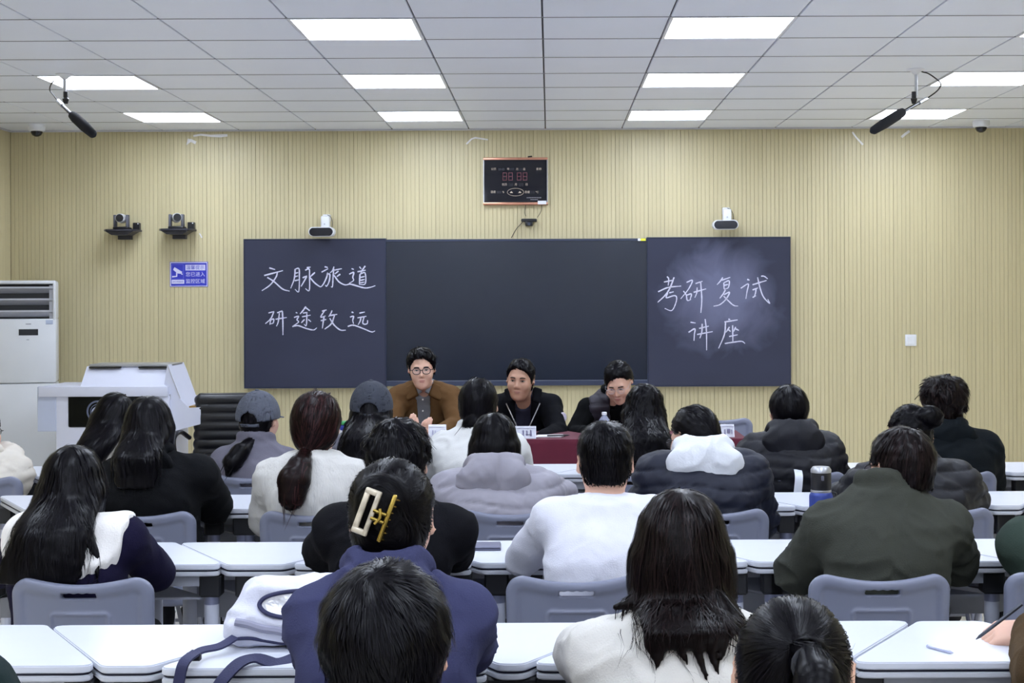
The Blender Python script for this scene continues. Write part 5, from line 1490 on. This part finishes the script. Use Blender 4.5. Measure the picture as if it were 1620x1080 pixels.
# ---- front audience row
def aud(label, *a, **k): return person(label, *a, **k)
c = aud('person in a puffy cream coat at the left edge, first audience row', -38, 6.98, (-30, 640, 7.0), sw=.16, th=.045, top=('puffer', '#d3ccc0'), top_name='coat', collar='bighood', hair=dict(type='bun', th=.014, tie=(0, -.1, .02), bun=[((0, -.11, .02), (.04, .03, .04))]), elbows=(None, (8, 728, 7.12)), near=7.17, quilted=.007, chair_label='grey plastic chair under the person in the cream coat, left edge')
glasses(c, '#20202a')
c = aud('person with long black hair leaning her head right, first row', 188, 6.98, (180, 618, 6.98), ang=(0, 8, 14), hs=.98, sw=.135, th=.022, top=('coat', '#b7b2aa'), top_name='coat', collar='crew', near=7.17,
        hair=falls([(0, -.015, .02), (-.02, -.04, -.08), (-.07, -.06, -.17), (-.13, -.075, -.26), (-.17, -.08, -.33)], [.086, .088, .075, .055, .03], [.085, .07, .045, .03, .014], grav=(-.45, 0, -1), crown=(.02, 0, .12)), chair_label='grey plastic chair under the person leaning her head right')
c = aud('person in a grey baseball cap and grey jacket with a low ponytail', 402, 7.0, (410, 618, 7.0), ang=(-14, 4, 0), hs=.97, hat=.012, sw=.135, th=.018, top=('jacket', '#6a6874'), top_name='jacket', collar='stand', near=7.17,
        hair=dict(type='tail', th=.010, tie=(-.01, -.09, -.06), tail=([(-.01, -.085, -.075), (-.05, -.115, -.12), (-.085, -.12, -.17), (-.10, -.115, -.215)], [.018, .040, .042, .014]), len=.10, count=1700), hmat=HB, chair_label='grey plastic chair under the person in grey cap and grey jacket', chair_px=398, chair_y=6.82)
cap_hat(c, '#4f535f')
c = aud('person in a dark grey cap with long black hair, before the brown-jacketed presenter', 590, 7.0, (588, 603, 7.0), ang=(0, 3, 0), hs=.98, hat=.012, sw=.135, th=.03, top=('puffer', '#5b5a64'), top_name='padded_jacket', collar='hood', near=7.17, quilted=.006,
        hair=falls([(0, -.02, .0), (0, -.055, -.09), (0, -.09, -.16), (.02, -.10, -.24)], [.084, .105, .118, .085], [.08, .05, .03, .015], th=.010, locks=[([(-.09, -.05, -.05), (-.12, -.07, -.14), (-.14, -.06, -.22)], [.02, .016, .006]), ([(.09, -.05, -.05), (.105, -.07, -.14), (.10, -.06, -.22)], [.02, .018, .006])]), chair_label='grey plastic chair under the person in the dark grey cap', chair_y=6.82)
cap_hat(c, '#353944')
c = aud('person in a white jacket with hair in a low bun, first audience row', 755, 7.0, (757, 597, 7.02), ang=(-4, 2, 0), hs=1.02, sw=.155, th=.026, top=('jacket', '#d2d2d0'), top_name='jacket', collar='stand', near=7.17, gfold=.007,
        hair=dict(type='bun', th=.014, low=.010, tie=(-.01, -.09, -.075), bun=[((-.012, -.100, -.055), (.040, .032, .030)), ((-.03, -.095, -.066), (.03, .028, .02))], len=.12, count=1700), chair_label='grey plastic chair under the person in the white jacket', chair_y=6.82)
c = aud('person with wavy black hair and dark taupe coat, before the bending woman', 1022, 7.0, (1018, 606, 7.04), ang=(0, -6, 6), hs=1.0, sw=.13, th=.022, top=('coat', '#302a2a'), top_name='coat', collar='crew', near=7.17,
        hair=falls([(0, -.02, .0), (.005, -.055, -.09), (.0, -.09, -.15), (.01, -.10, -.21)], [.088, .098, .10, .08], [.085, .06, .035, .016], rough=.012, wob=.35, locks=[([(.08, -.05, -.10), (.105, -.08, -.17), (.11, -.08, -.21)], [.022, .02, .006]), ([(-.08, -.05, -.08), (-.09, -.08, -.15), (-.08, -.08, -.19)], [.02, .016, .005])]), chair_label='grey plastic chair under the person in the taupe coat', chair_px=1003, chair_y=6.84)
c = aud('person in a hooded black puffer jacket sitting right of the chalkboard edge', 1254, 7.0, (1247, 607, 7.0), ang=(4, 0, 0), hs=1.0, sw=.150, th=.045, top=('puffer', '#12131b'), top_name='puffer_jacket', collar='bighood', near=7.17, quilted=.010,
        hair=dict(type='short', cut='long', th=.014, low=.012, len=.09, count=1700, whirl=.1, fwd=0), chair_label='grey plastic chair under the person in the hooded black puffer', chair_px=1268, chair_y=6.82)
c = aud('person with tousled dark hair and high-collared black jacket, right end of first row', 1502, 7.0, (1490, 590, 7.02), ang=(14, 0, 0), hs=1.03, sw=.165, th=.036, top=('jacket', '#0e1317'), top_name='jacket', collar='hood', near=7.17, gfold=.006,
        hair=dict(SHORT, th=.030, low=.016, tuft=.022, len=.07, lift=.012, count=2000), hmat=HBR, chair_label='grey plastic chair under the person with tousled hair', chair_px=1505, chair_y=6.82)

# ---- second audience row
c = aud('person with straight black hair and black coat in the second row, before the lectern', 250, 5.86, (237, 624, 5.86), ang=(0, 2, -2), hs=.98, sw=.150, th=.030, top=('coat', '#0d0e11'), top_name='coat', collar='hood', near=6.05,
        shoulders=((196, 752, 5.84), (312, 752, 5.84)), elbows=((175, 815, 6.0), (338, 800, 6.0)), gfold=.006,
        hair=falls([(0, -.015, .01), (0, -.045, -.08), (0, -.085, -.15), (0, -.10, -.20)], [.082, .085, .084, .07], [.085, .06, .035, .014]), chair_label='grey plastic chair under the person in the black coat, second row', chair_px=222, chair_y=5.66)
c = aud('person in a cream knit cardigan with a low reddish-brown ponytail', 503, 5.86, (500, 617, 5.86), ang=(0, 0, 2), hs=1.03, sw=.155, th=.020, top=('knit', '#c6c4c0'), top_name='cardigan', collar='crew', near=6.05,
        hair=dict(type='tail', th=.018, low=.016, tie=(-.02, -.095, -.085), tail=([(-.022, -.10, -.09), (-.035, -.125, -.13), (-.05, -.13, -.18), (-.055, -.12, -.235)], [.022, .046, .062, .050]), len=.14, count=2200), hmat=hair_mat('hair_red_brown', '#0c0707', '#3c2222'), chair_label='grey plastic chair under the person in the cream cardigan', chair_px=494, chair_y=5.66)
MB().tube([tuple(Vector(hpt(c, (-.02, -.10, -.088))) + Vector((.022 * math.cos(a_ * PI / 6), .006 * math.sin(a_ * PI / 6), .012 * math.sin(a_ * PI / 6)))) for a_ in range(13)], .004, 6).build('hair_tie', mat('brown_hair_tie', '#4a2c24', .8), c['hair'])
c = aud('person in a grey hooded puffer jacket with straight black hair, second row centre', 792, 5.86, (782, 652, 5.90), ang=(0, -8, 0), hs=.98, sw=.155, th=.050, top=('puffer', '#8d8a94'), top_name='puffer_jacket', collar='bighood', near=6.05, quilted=.008,
        elbows=((716, 800, 5.98), (878, 790, 6.0)), hair=falls([(0, -.015, .01), (0, -.035, -.07), (0, -.05, -.14)], [.086, .088, .084], [.088, .07, .05], len=.14, inside=True), chair_label='grey plastic chair under the person in the grey puffer', chair_px=806, chair_y=5.66)
c = aud('person in a navy puffer with a white hood, head turned left', 1122, 5.86, (1098, 641, 5.92), ang=(38, -14, 0), hs=.98, sw=.160, th=.048, top=('puffer', '#151929'), top_name='puffer_jacket', collar='bighood', near=6.05, quilted=.009, extra=dict(hood_col='#d8dbe2'), c7=(1112, 722, 5.84),
        hair=dict(type='tail', th=.014, low=.010, tie=(.0, -.105, .005), tail=([(.055, -.075, .0), (.085, -.09, -.01), (.105, -.095, -.04)], [.016, .022, .008]), len=.10, count=1900, inside=True), chair_label='grey plastic chair under the person with the white hood', chair_px=1130, chair_y=5.66)
glasses(c, '#20202a')
c = aud('person in a black padded coat with a fluffy high ponytail, second row right', 1452, 5.86, (1440, 640, 5.9), ang=(-5, -4, 0), hs=.98, sw=.165, th=.042, top=('puffer', '#101119'), top_name='padded_coat', collar='stand', near=6.05, quilted=.009,
        elbows=((1340, 795, 6.02), (1530, 790, 5.98)), hair=dict(type='bun', th=.012, tie=(.045, -.075, .09), bun=[((.062, -.085, .085), (.05, .042, .042))], len=.10, count=1800, wob=.3, rough=.010), chair_label='grey plastic chair under the person with the fluffy ponytail', chair_px=1486, chair_y=5.66)

# ---- third audience row
c = aud('person with very long black hair, navy sweater and scalloped white collar', 122, 4.55, (117, 703, 4.58), ang=(0, -6, 0), hs=1.02, sw=.155, th=.016, gfold=.003, top=('sweater', '#16132c'), top_name='sweater', collar='none', near=4.80,
        elbows=((2, 900, 4.70), (246, 905, 4.72)), shoulders=((48, 852, 4.52), (196, 852, 4.52)), hair=falls([(0, -.015, .01), (-.005, -.05, -.08), (-.02, -.10, -.17), (-.028, -.125, -.235)], [.090, .108, .118, .115], [.09, .068, .045, .02], count=2300, len=.26, locks=[([(.08, -.06, -.10), (.12, -.10, -.17), (.13, -.11, -.22)], [.02, .012, .005])]), chair_label='grey plastic chair under the person with very long black hair', chair_px=128, chair_y=4.33)
cu = c['upper'](.031, False); k7 = c['c7']
def lace(p):
    q = p - k7; r = np.linalg.norm(q * np.array([1, 1, .8], np.float32), axis=1); th_ = np.arctan2(q[:, 0], -q[:, 1])
    return smax(cu(p) - .003, r - .190 - .006 * np.abs(np.sin(th_ * 15)), .003)
add_garment(c, 'lace_collar', lace, mat('white_lace', '#e6e2de', .85, bump=.4, bscale=200), v=.0065, parent=c['garment'])
c = aud('person with tousled short black hair in a plain black jacket, third row', 612, 4.55, (630, 657, 4.60), ang=(-6, 0, 0), hs=1.02, sw=.168, th=.024, top=('jacket', '#0c0c11'), top_name='jacket', collar='stand', near=4.80,
        elbows=((512, 872, 4.72), (716, 872, 4.72)), hair=dict(SHORT, th=.026, low=.014, tuft=.020, len=.07, lift=.008, count=2300), chair_label='grey plastic chair hidden behind the black-jacketed person, third row', chair_px=618, chair_y=4.33)
c = aud('person in a white T-shirt with cropped black hair and bare ears', 938, 4.55, (957, 664, 4.62), ang=(0, -3, 0), hs=.98, sw=.150, th=.012, sh_drop=.05, top=('tee', '#d8d9e4'), top_name='t_shirt', collar='crew', near=4.80, gfold=.004,
        elbows=((826, 884, 4.74), (1022, 880, 4.74)), hair=dict(type='short', cut='crop', th=.022, low=.004, tuft=.004, len=.030, count=2600, lift=.004), chair_label='grey plastic chair under the person in the white T-shirt', chair_px=910, chair_y=4.33)
c = aud('person in an olive grey jacket and glasses, third row right', 1392, 4.55, (1424, 673, 4.62), ang=(24, -3, 0), hs=1.02, sw=.175, sh_drop=.118, th=.028, top=('jacket', '#3b3d37'), top_name='jacket', collar='shirt', near=4.80, gfold=.007, c7=(1404, 776, 4.58),
        elbows=((1262, 905, 4.74), (1512, 890, 4.74)), hair=dict(SHORT, cut='crop', th=.018, low=.010, tuft=.008, len=.05, count=2500, crown=(.02, -.05, .115)), hmat=HBR, chair_label='grey plastic chair under the person in the olive jacket', chair_px=1390, chair_y=4.33)
glasses(c, '#20242c', .0022)
c = aud('person in a green jacket whose elbow shows at the right edge', 1700, 4.55, (1705, 690, 4.6), sw=.165, th=.032, top=('jacket', '#333f38'), top_name='jacket', collar='stand', near=4.80, elbows=((1632, 878, 4.74), None), hair=dict(SHORT), chair_label='grey plastic chair under the person in green, right edge')

# ---- fourth audience row
FLICKS = [([(-.07, -.05, -.05), (-.10, -.075, -.075), (-.15, -.075, -.085)], [.020, .014, .003]), ([(.06, -.06, -.07), (.10, -.09, -.11), (.155, -.09, -.125)], [.022, .016, .003])]
for x, dx, ze in ((-.075, .012, -.172), (-.05, -.015, -.185), (-.02, .02, -.178), (.012, .022, -.205), (.035, .02, -.19), (.066, -.012, -.176)):
    FLICKS.append(([(x * .9, -.08, -.08), (x, -.10, -.125), (x + dx * .4, -.11, (ze - .125) / 2), (x + dx, -.115, ze)], [.015, .012, .008, .002]))
c = aud('person in a blue hoodie with hair held up by a gold claw clip', 615, 3.12, (621, 725, 3.16), ang=(-4, -4, 0), hs=1.0, sw=.140, th=.022, top=('sweater', '#3b3d5c'), top_name='hoodie', collar='hood', near=3.49, gfold=.006, v=.0085,
        elbows=((508, 1030, 3.36), (738, 1018, 3.36)), hair=dict(type='bun', th=.016, low=.010, tie=(.005, -.10, .04), bun=[((-.004, -.098, .030), (.050, .028, .075)), ((.03, -.09, -.02), (.03, .028, .05))], len=.12, count=2000), chair_label='grey plastic chair under the person in the blue hoodie')
# claw clip
M_gold = mat('gold_metal', '#b59a4c', .25, .9, var=.1); M_pearl = mat('pearl_shell', '#cfc4b0', .2, .3, var=.35, vscale=50)
T = Matrix.Translation(Vector(c['hc'])) @ Matrix(c['Rh'].tolist()).to_4x4() @ Matrix.Translation((-.012, -.132, .030)) @ Matrix.Rotation(math.radians(20), 4, 'Y')
hc_o = empty('hair_claw_clip'); hc_o.parent = c['root']
def addc(b, name, m):
    b.v = [tuple(T @ Vector(q)) for q in b.v]; return b.build(name, m, hc_o)
addc(MB().rbox(-.036, -.024, -.008, .004, -.045, .045, .003, 2), 'frame_bar', M_pearl); addc(MB().rbox(-.012, -.002, -.010, .004, -.045, .045, .003, 2), 'frame_bar', M_pearl)
addc(MB().rbox(-.036, -.002, -.009, .004, .035, .047, .003, 2), 'frame_end', M_pearl); addc(MB().rbox(-.036, -.002, -.009, .004, -.047, -.035, .003, 2), 'frame_end', M_pearl)
addc(MB().rbox(.020, .029, -.008, .006, -.048, .052, .003, 2), 'claw_bar', M_gold)
addc(MB().tube([(-.006, -.008, .008), (.022, -.010, .008)], .004, 8), 'hinge', M_gold); addc(MB().tube([(-.006, -.008, -.008), (.022, -.010, -.008)], .004, 8), 'hinge', M_gold)
addc(MB().tube(spline([(.006, -.012, -.016), (.012, -.014, 0), (.006, -.012, .016)], 5), .003, 7), 'spring', M_gold)
for k in range(7): addc(MB().tube([(.025, .0, -.042 + k * .014), (.034, .012, -.042 + k * .014)], [.0026, .0016], 6), 'tooth', M_gold)
c = aud('person in a cream sweater with long straight dark hair flicking out at the ends', 1060, 3.08, (1077, 772, 3.06), ang=(-3, -4, 0), hs=1.03, sw=.148, th=.024, top=('sweater', '#cfccc6'), top_name='sweater', collar='crew', near=3.49, gfold=.006, v=.0085,
        elbows=((922, 1035, 3.36), (1190, 1040, 3.36)), hmat=HBR, hair=falls([(0, -.015, .01), (0, -.04, -.06), (0, -.075, -.10), (0, -.10, -.125), (0, -.11, -.14)], [.092, .097, .095, .085, .07], [.09, .068, .045, .026, .010], count=3000, len=.24, need=.2, rag=.075,
        wob=.2, locks=FLICKS), chair_label='grey plastic chair under the person in the cream sweater')
c = aud('person in a brown coat writing at the right edge, nearest desk row', 1800, 3.08, (1790, 800, 3.06), sw=.155, th=.032, top=('coat', '#4a3a26'), top_name='coat', collar='stand', near=3.49, hair=falls([(0, -.015, .01), (0, -.05, -.08), (0, -.10, -.2)], [.088, .095, .08], [.085, .06, .02]), hmat=HBR,
        elbows=((1660, 1092, 3.30), None), hands=((1634, 1000, 3.66), None), grip=(True, False), hand_up=(((-.9, .30, -.10), (0, -.5, .87)), None), chair_label='grey plastic chair under the person in brown, right edge')
pen_w = c['wr'][0]; pr = c['root'].location
pw0 = Vector((float(pen_w[0]) + pr.x, float(pen_w[1]) + pr.y, float(pen_w[2])))
o = MB().tube([(0, 0, 0), (.10, 0, 0), (.128, 0, 0), (.14, 0, 0)], [.0045, .0045, .004, .0008], 10).build('pen', mat('dark_grey_pen', '#3c3f48', .3, .3), label='dark pen held by the hand at the right edge', cat='pen')
tail_ = pw0 + Vector((-.035, -.03, .075)); tip_ = Vector((pw0.x - .155, pw0.y - .005, TOPZ + .002)); o.location = tail_; o.rotation_euler = Vector((1, 0, 0)).rotation_difference(tip_ - tail_).to_euler()

# ---- people nearest the camera
c = aud('person with short black hair nearest the camera, only the head showing', 608, 2.02, (610, 881, 2.03), ang=(0, -2, 0), hs=.93, sw=.17, th=.02, top=('jacket', '#08080b'), top_name='jacket', collar='stand', near=2.45,
        hair=dict(SHORT, th=.018, low=.017, tuft=.008, len=.055, count=2600, lift=.004, crown=(-.005, -.055, .108), cut='near'), chair_label='grey plastic chair under the nearest short-haired person')
c = aud('person with a tight ponytail and mauve top at the bottom right', 1262, 2.12, (1255, 944, 2.12), ang=(-10, -6, 0), hs=.97, sw=.145, th=.016, top=('sweater', '#5a5058'), top_name='sweater', collar='crew', near=2.5,
        hair=dict(type='tail', th=.008, low=.005, tie=(.005, -.104, .066), tail=([(.005, -.106, .066), (.008, -.138, .045), (.004, -.160, -.02), (-.004, -.165, -.10), (-.008, -.16, -.20)], [.020, .031, .042, .048, .03]), len=.16, count=2600, wob=.06, rough=.002), chair_label='grey plastic chair under the ponytailed person')
MB().tube([tuple(Vector(c['hc']) + Vector((.006 + .025 * math.cos(a_ * PI / 8), -.122 + .016 * math.sin(a_ * PI / 8), .058 + .021 * math.sin(a_ * PI / 8)))) for a_ in range(17)], .0045, 8).build('hair_tie', mat('navy_hair_tie', '#0b0c14', .8), c['hair'])
c = aud('person in a dark green jacket whose shoulder shows at the bottom left corner', -160, 2.35, (-160, 905, 2.4), sw=.165, th=.03, top=('jacket', '#1d2a2a'), top_name='jacket', collar='stand', near=2.7, hair=dict(SHORT), shoulders=((-255, 1110, 2.35), (-58, 1115, 2.35)), chair_label='grey plastic chair under the person in dark green, bottom left')

# empty chairs
chair(xp(1140, 9.78), 9.78, 'empty grey plastic chair behind the right end of the red table', PI)
chair(xp(672, 9.86), 9.86, 'grey plastic chair under the brown-jacketed presenter', PI)
chair(xp(828, 9.86), 9.86, 'grey plastic chair under the black-jacketed presenter', PI)
chair(xp(975, 9.86), 9.86, 'grey plastic chair under the bending woman', PI)
# ------------------------------------------------------------------ things on the desks
# blue vacuum flask
p = W(1299, 800, 5.08)
t = empty('vacuum_flask', (p.x, 5.08, TOPZ), label='blue vacuum flask with black lid and white label bearing a red disc', cat='flask')
Mfb = mat('flask_blue', '#2c3f8c', .35, .2); Mfw = mat('flask_white', '#dfe2ee', .4)
hz = W(1299, 738, 5.08).z - TOPZ
MB().lathe([(.037, 0), (.0395, .006), (.0395, hz * .64), (.037, hz * .665), (.033, hz * .69)], seg=32).build('flask_body', Mfb, t)
MB().lathe([(.0398, .02), (.0398, hz * .40)], seg=32).build('label_band', Mfw, t)
MB().lathe([(.034, hz * .685), (.035, hz * .70), (.034, hz * .715)], seg=28).build('neck_ring', M_steel, t)
ld = MB().lathe([(.033, hz * .715), (.034, hz * .73), (.034, hz * .93), (.033, hz * .95)], seg=28).build('lid', M_black, t)
MB().lathe([(.0345, hz * .93), (.0345, hz * .965), (.028, hz * 1.0)], seg=28).build('lid_cap', M_steel, ld)
MB().rbox(-.005, .004, -.037, -.03, hz * .84, hz * .90, .002, 1).build('lid_button', mat('grey_plastic', '#5b5c68'), ld)
b = MB(); pts = []
for k in range(20): a = 2 * PI * k / 20; pts.append((.0 + .0128 * math.cos(a), hz * .30 + .0128 * math.sin(a)))
q = [(.0405 * math.sin((x - .004) / .04), -.0405 * math.cos((x - .004) / .04), z) for x, z in pts]
b.add(q, [tuple(range(20))]).build('red_disc', mat('label_red', '#b03a52', .5), t)
MB().tube(spline([(.036, 0, hz * .68), (.050, 0, hz * .66), (.046, -.005, hz * .58), (.044, -.004, hz * .40), (.040, 0, hz * .36)], 6), .004, 7).build('carry_loop', M_black, t)

# closed tablet on the third row
p = W(748, 866, 5.09)
t = empty('tablet', (p.x, 5.09, TOPZ), rz=.03, label='dark grey closed tablet lying beside the black-jacketed person', cat='tablet')
MB().rbox(-.12, .095, -.06, .06, 0, .007, .003, 2).build('back_shell', mat('tablet_grey', '#55566a', .35, .5), t)
MB().rbox(-.118, .093, -.058, .058, .007, .012, .003, 2).build('cover', mat('tablet_cover', '#5f6076', .5), t)

# orange book by the white T-shirt
p = W(862, 885, 4.90)
t = empty('book', (p.x, 4.92, TOPZ), rz=.1, label='thin book with orange cover beside the white T-shirt sleeve', cat='book')
MB().box(-.05, .05, -.06, .06, .002, .010).build('pages', mat('paper', '#e2e2e4'), t); MB().box(-.052, .052, -.062, .062, 0, .002).box(-.052, .052, -.062, .062, .010, .012).build('cover', mat('orange_cover', '#b0603a'), t)

# pale pen-shaped streak on the nearest desk row
a = W(1467, 1015, 3.63); c_ = W(1508, 1029, 3.56)
o = MB().tube([(0, 0, 0), ((c_ - a).length * .85, 0, 0), ((c_ - a).length, 0, 0)], [.0042, .0042, .001], 8).build('pen', mat('pale_streak', '#b9bdd6', .15, alpha=.8), label='pale translucent pen-shaped streak lying on the nearest desk row', cat='pen')
o.location = (a.x, a.y, TOPZ + .0045); o.rotation_euler = (0, 0, math.atan2(c_.y - a.y, c_.x - a.x))

# white and navy backpack lying on the nearest desk row
bx = W(468, 960, 3.74).x
bp_ = empty('backpack', (bx, 3.74, TOPZ), label='white backpack with navy piping and straps beside the blue hoodie', cat='backpack')
M_bagw = mat('bag_white', '#cfd0de', .75, var=.05, bump=.3, bscale=200); M_navy = mat('bag_navy', '#25274c', .7, bump=.3, bscale=300)
def bag(p):
    d = s_rbox((0, 0, .055), (.17, .105, .055), .05)(p)
    d = smin(d, s_rbox((.02, .01, .115), (.15, .085, .055), .05)(p), .03)
    d = smax(d, -s_torus((-.0, 0, .088), .20, .010, None, .62)(p) , .02)
    return d
inst('bag_body', sdf_mesh('bag_body', bag, (-.2, -.14, -.01), (.2, .14, .2), .0065, M_bagw, disp=folds(.008, 11, (1, 1, 1))), bp_)
def bagf(x, y, Y=3.64):
    q = W(x, y, Y); return Vector((q.x - bx, q.y - 3.74, q.z - TOPZ))
def on_bag(v):
    p = np.array([v], np.float32)
    for _ in range(12):
        d0, n_ = grad(bag, p); p = p - n_ * (d0 - .006)[:, None]
    return Vector(p[0].tolist())
rim = [on_bag(bagf(x, y)) for x, y in ((500, 914), (470, 915), (440, 921), (418, 931), (409, 944), (414, 956), (428, 966), (450, 972), (480, 977), (505, 980))]
MB().tube(spline(rim, 6), .006, 8).build('pocket_piping', M_navy, bp_)
cent = on_bag(bagf(470, 946)) 
v_ = [cent] + [r_.lerp(cent, .04) for r_ in rim]; MB().add(v_, [(0, i, i + 1) for i in range(1, len(rim))]).build('clear_pocket', mat('clear_vinyl', '#c9c8cc', .1, bump=.8, bscale=25, var=.1), bp_)
low = [on_bag(bagf(x, y, 3.63)) for x, y in ((368, 1010), (395, 1008), (420, 1014), (450, 1024), (480, 1026), (505, 1026))]
MB().tube(spline(low, 6), .005, 8).build('base_piping', M_navy, bp_)
gus = [on_bag(bagf(x, y, 3.63)) for x, y in ((372, 978), (392, 982), (415, 990), (440, 994), (465, 1002), (500, 1006))]
MB().tube(spline(gus, 6), .011, 8).build('gusset_band', mat('bag_grey_band', '#8c8c9e', .8), bp_)
def strap(pts, w, name='shoulder_strap', m=M_navy):
    P = spline(pts, 6); b = MB(); n_ = len(P); v = []; f = []
    for i, p in enumerate(P):
        t_ = (P[min(i + 1, n_ - 1)] - P[max(i - 1, 0)]).normalized(); up = Vector((0, -.5, .85)); sd = t_.cross(up).normalized(); nn = sd.cross(t_).normalized()
        for a_, c2_ in ((-1, -1), (1, -1), (1, 1), (-1, 1)): v.append(p + sd * a_ * w / 2 + nn * c2_ * .003)
    for i in range(n_ - 1):
        for k in range(4): f.append((i * 4 + k, i * 4 + (k + 1) % 4, i * 4 + 4 + (k + 1) % 4, i * 4 + 4 + k))
    f += [(3, 2, 1, 0), tuple(4 * n_ - 4 + k for k in range(4))]
    return b.add(v, f).build(name, m, bp_)
strap([bagf(372, 1005, 3.62), bagf(348, 1020, 3.58), bagf(318, 1027, 3.54), bagf(303, 1038, 3.50)], .022)
strap([bagf(312, 1028, 3.50), bagf(292, 1045, 3.44), bagf(284, 1075, 3.43), bagf(280, 1110, 3.43)], .026)
MB().rbox(-.018, .018, -.008, .008, -.010, .010, .003, 1).build('buckle', M_black, bp_).location = bagf(306, 1037, 3.49)
strap([bagf(478, 1034, 3.56), bagf(440, 1048, 3.50), bagf(405, 1040, 3.49), bagf(378, 1048, 3.45), bagf(350, 1080, 3.42), bagf(330, 1115, 3.42)], .032)

bp_.scale = (1, 1, .9)

# bag hung on a chair of the first row: white strap over the backrest
sx0 = W(1262, 770, 6.80)
hb_ = empty('shoulder_bag', (sx0.x, 6.76, .36), label='small grey bag hanging by a white strap from the chair of the hooded black puffer', cat='bag')
MB().rbox(-.10, .10, -.10, -.02, .05, .30, .03, 3).build('bag_body', mat('bag_grey', '#9aa0a6', .8), hb_)
b = MB()
for s_ in (0,):
    b.ribbon(spline([(-.02, -.028, .28), (-.012, -.034, .36), (-.006, -.03, .425), (-.004, .02, .455), (0, .05, .43), (0, .055, .33)], 6), .035, (0, -1, .2), .003)
b.build('strap', mat('strap_white', '#d2d6e0', .7), hb_)
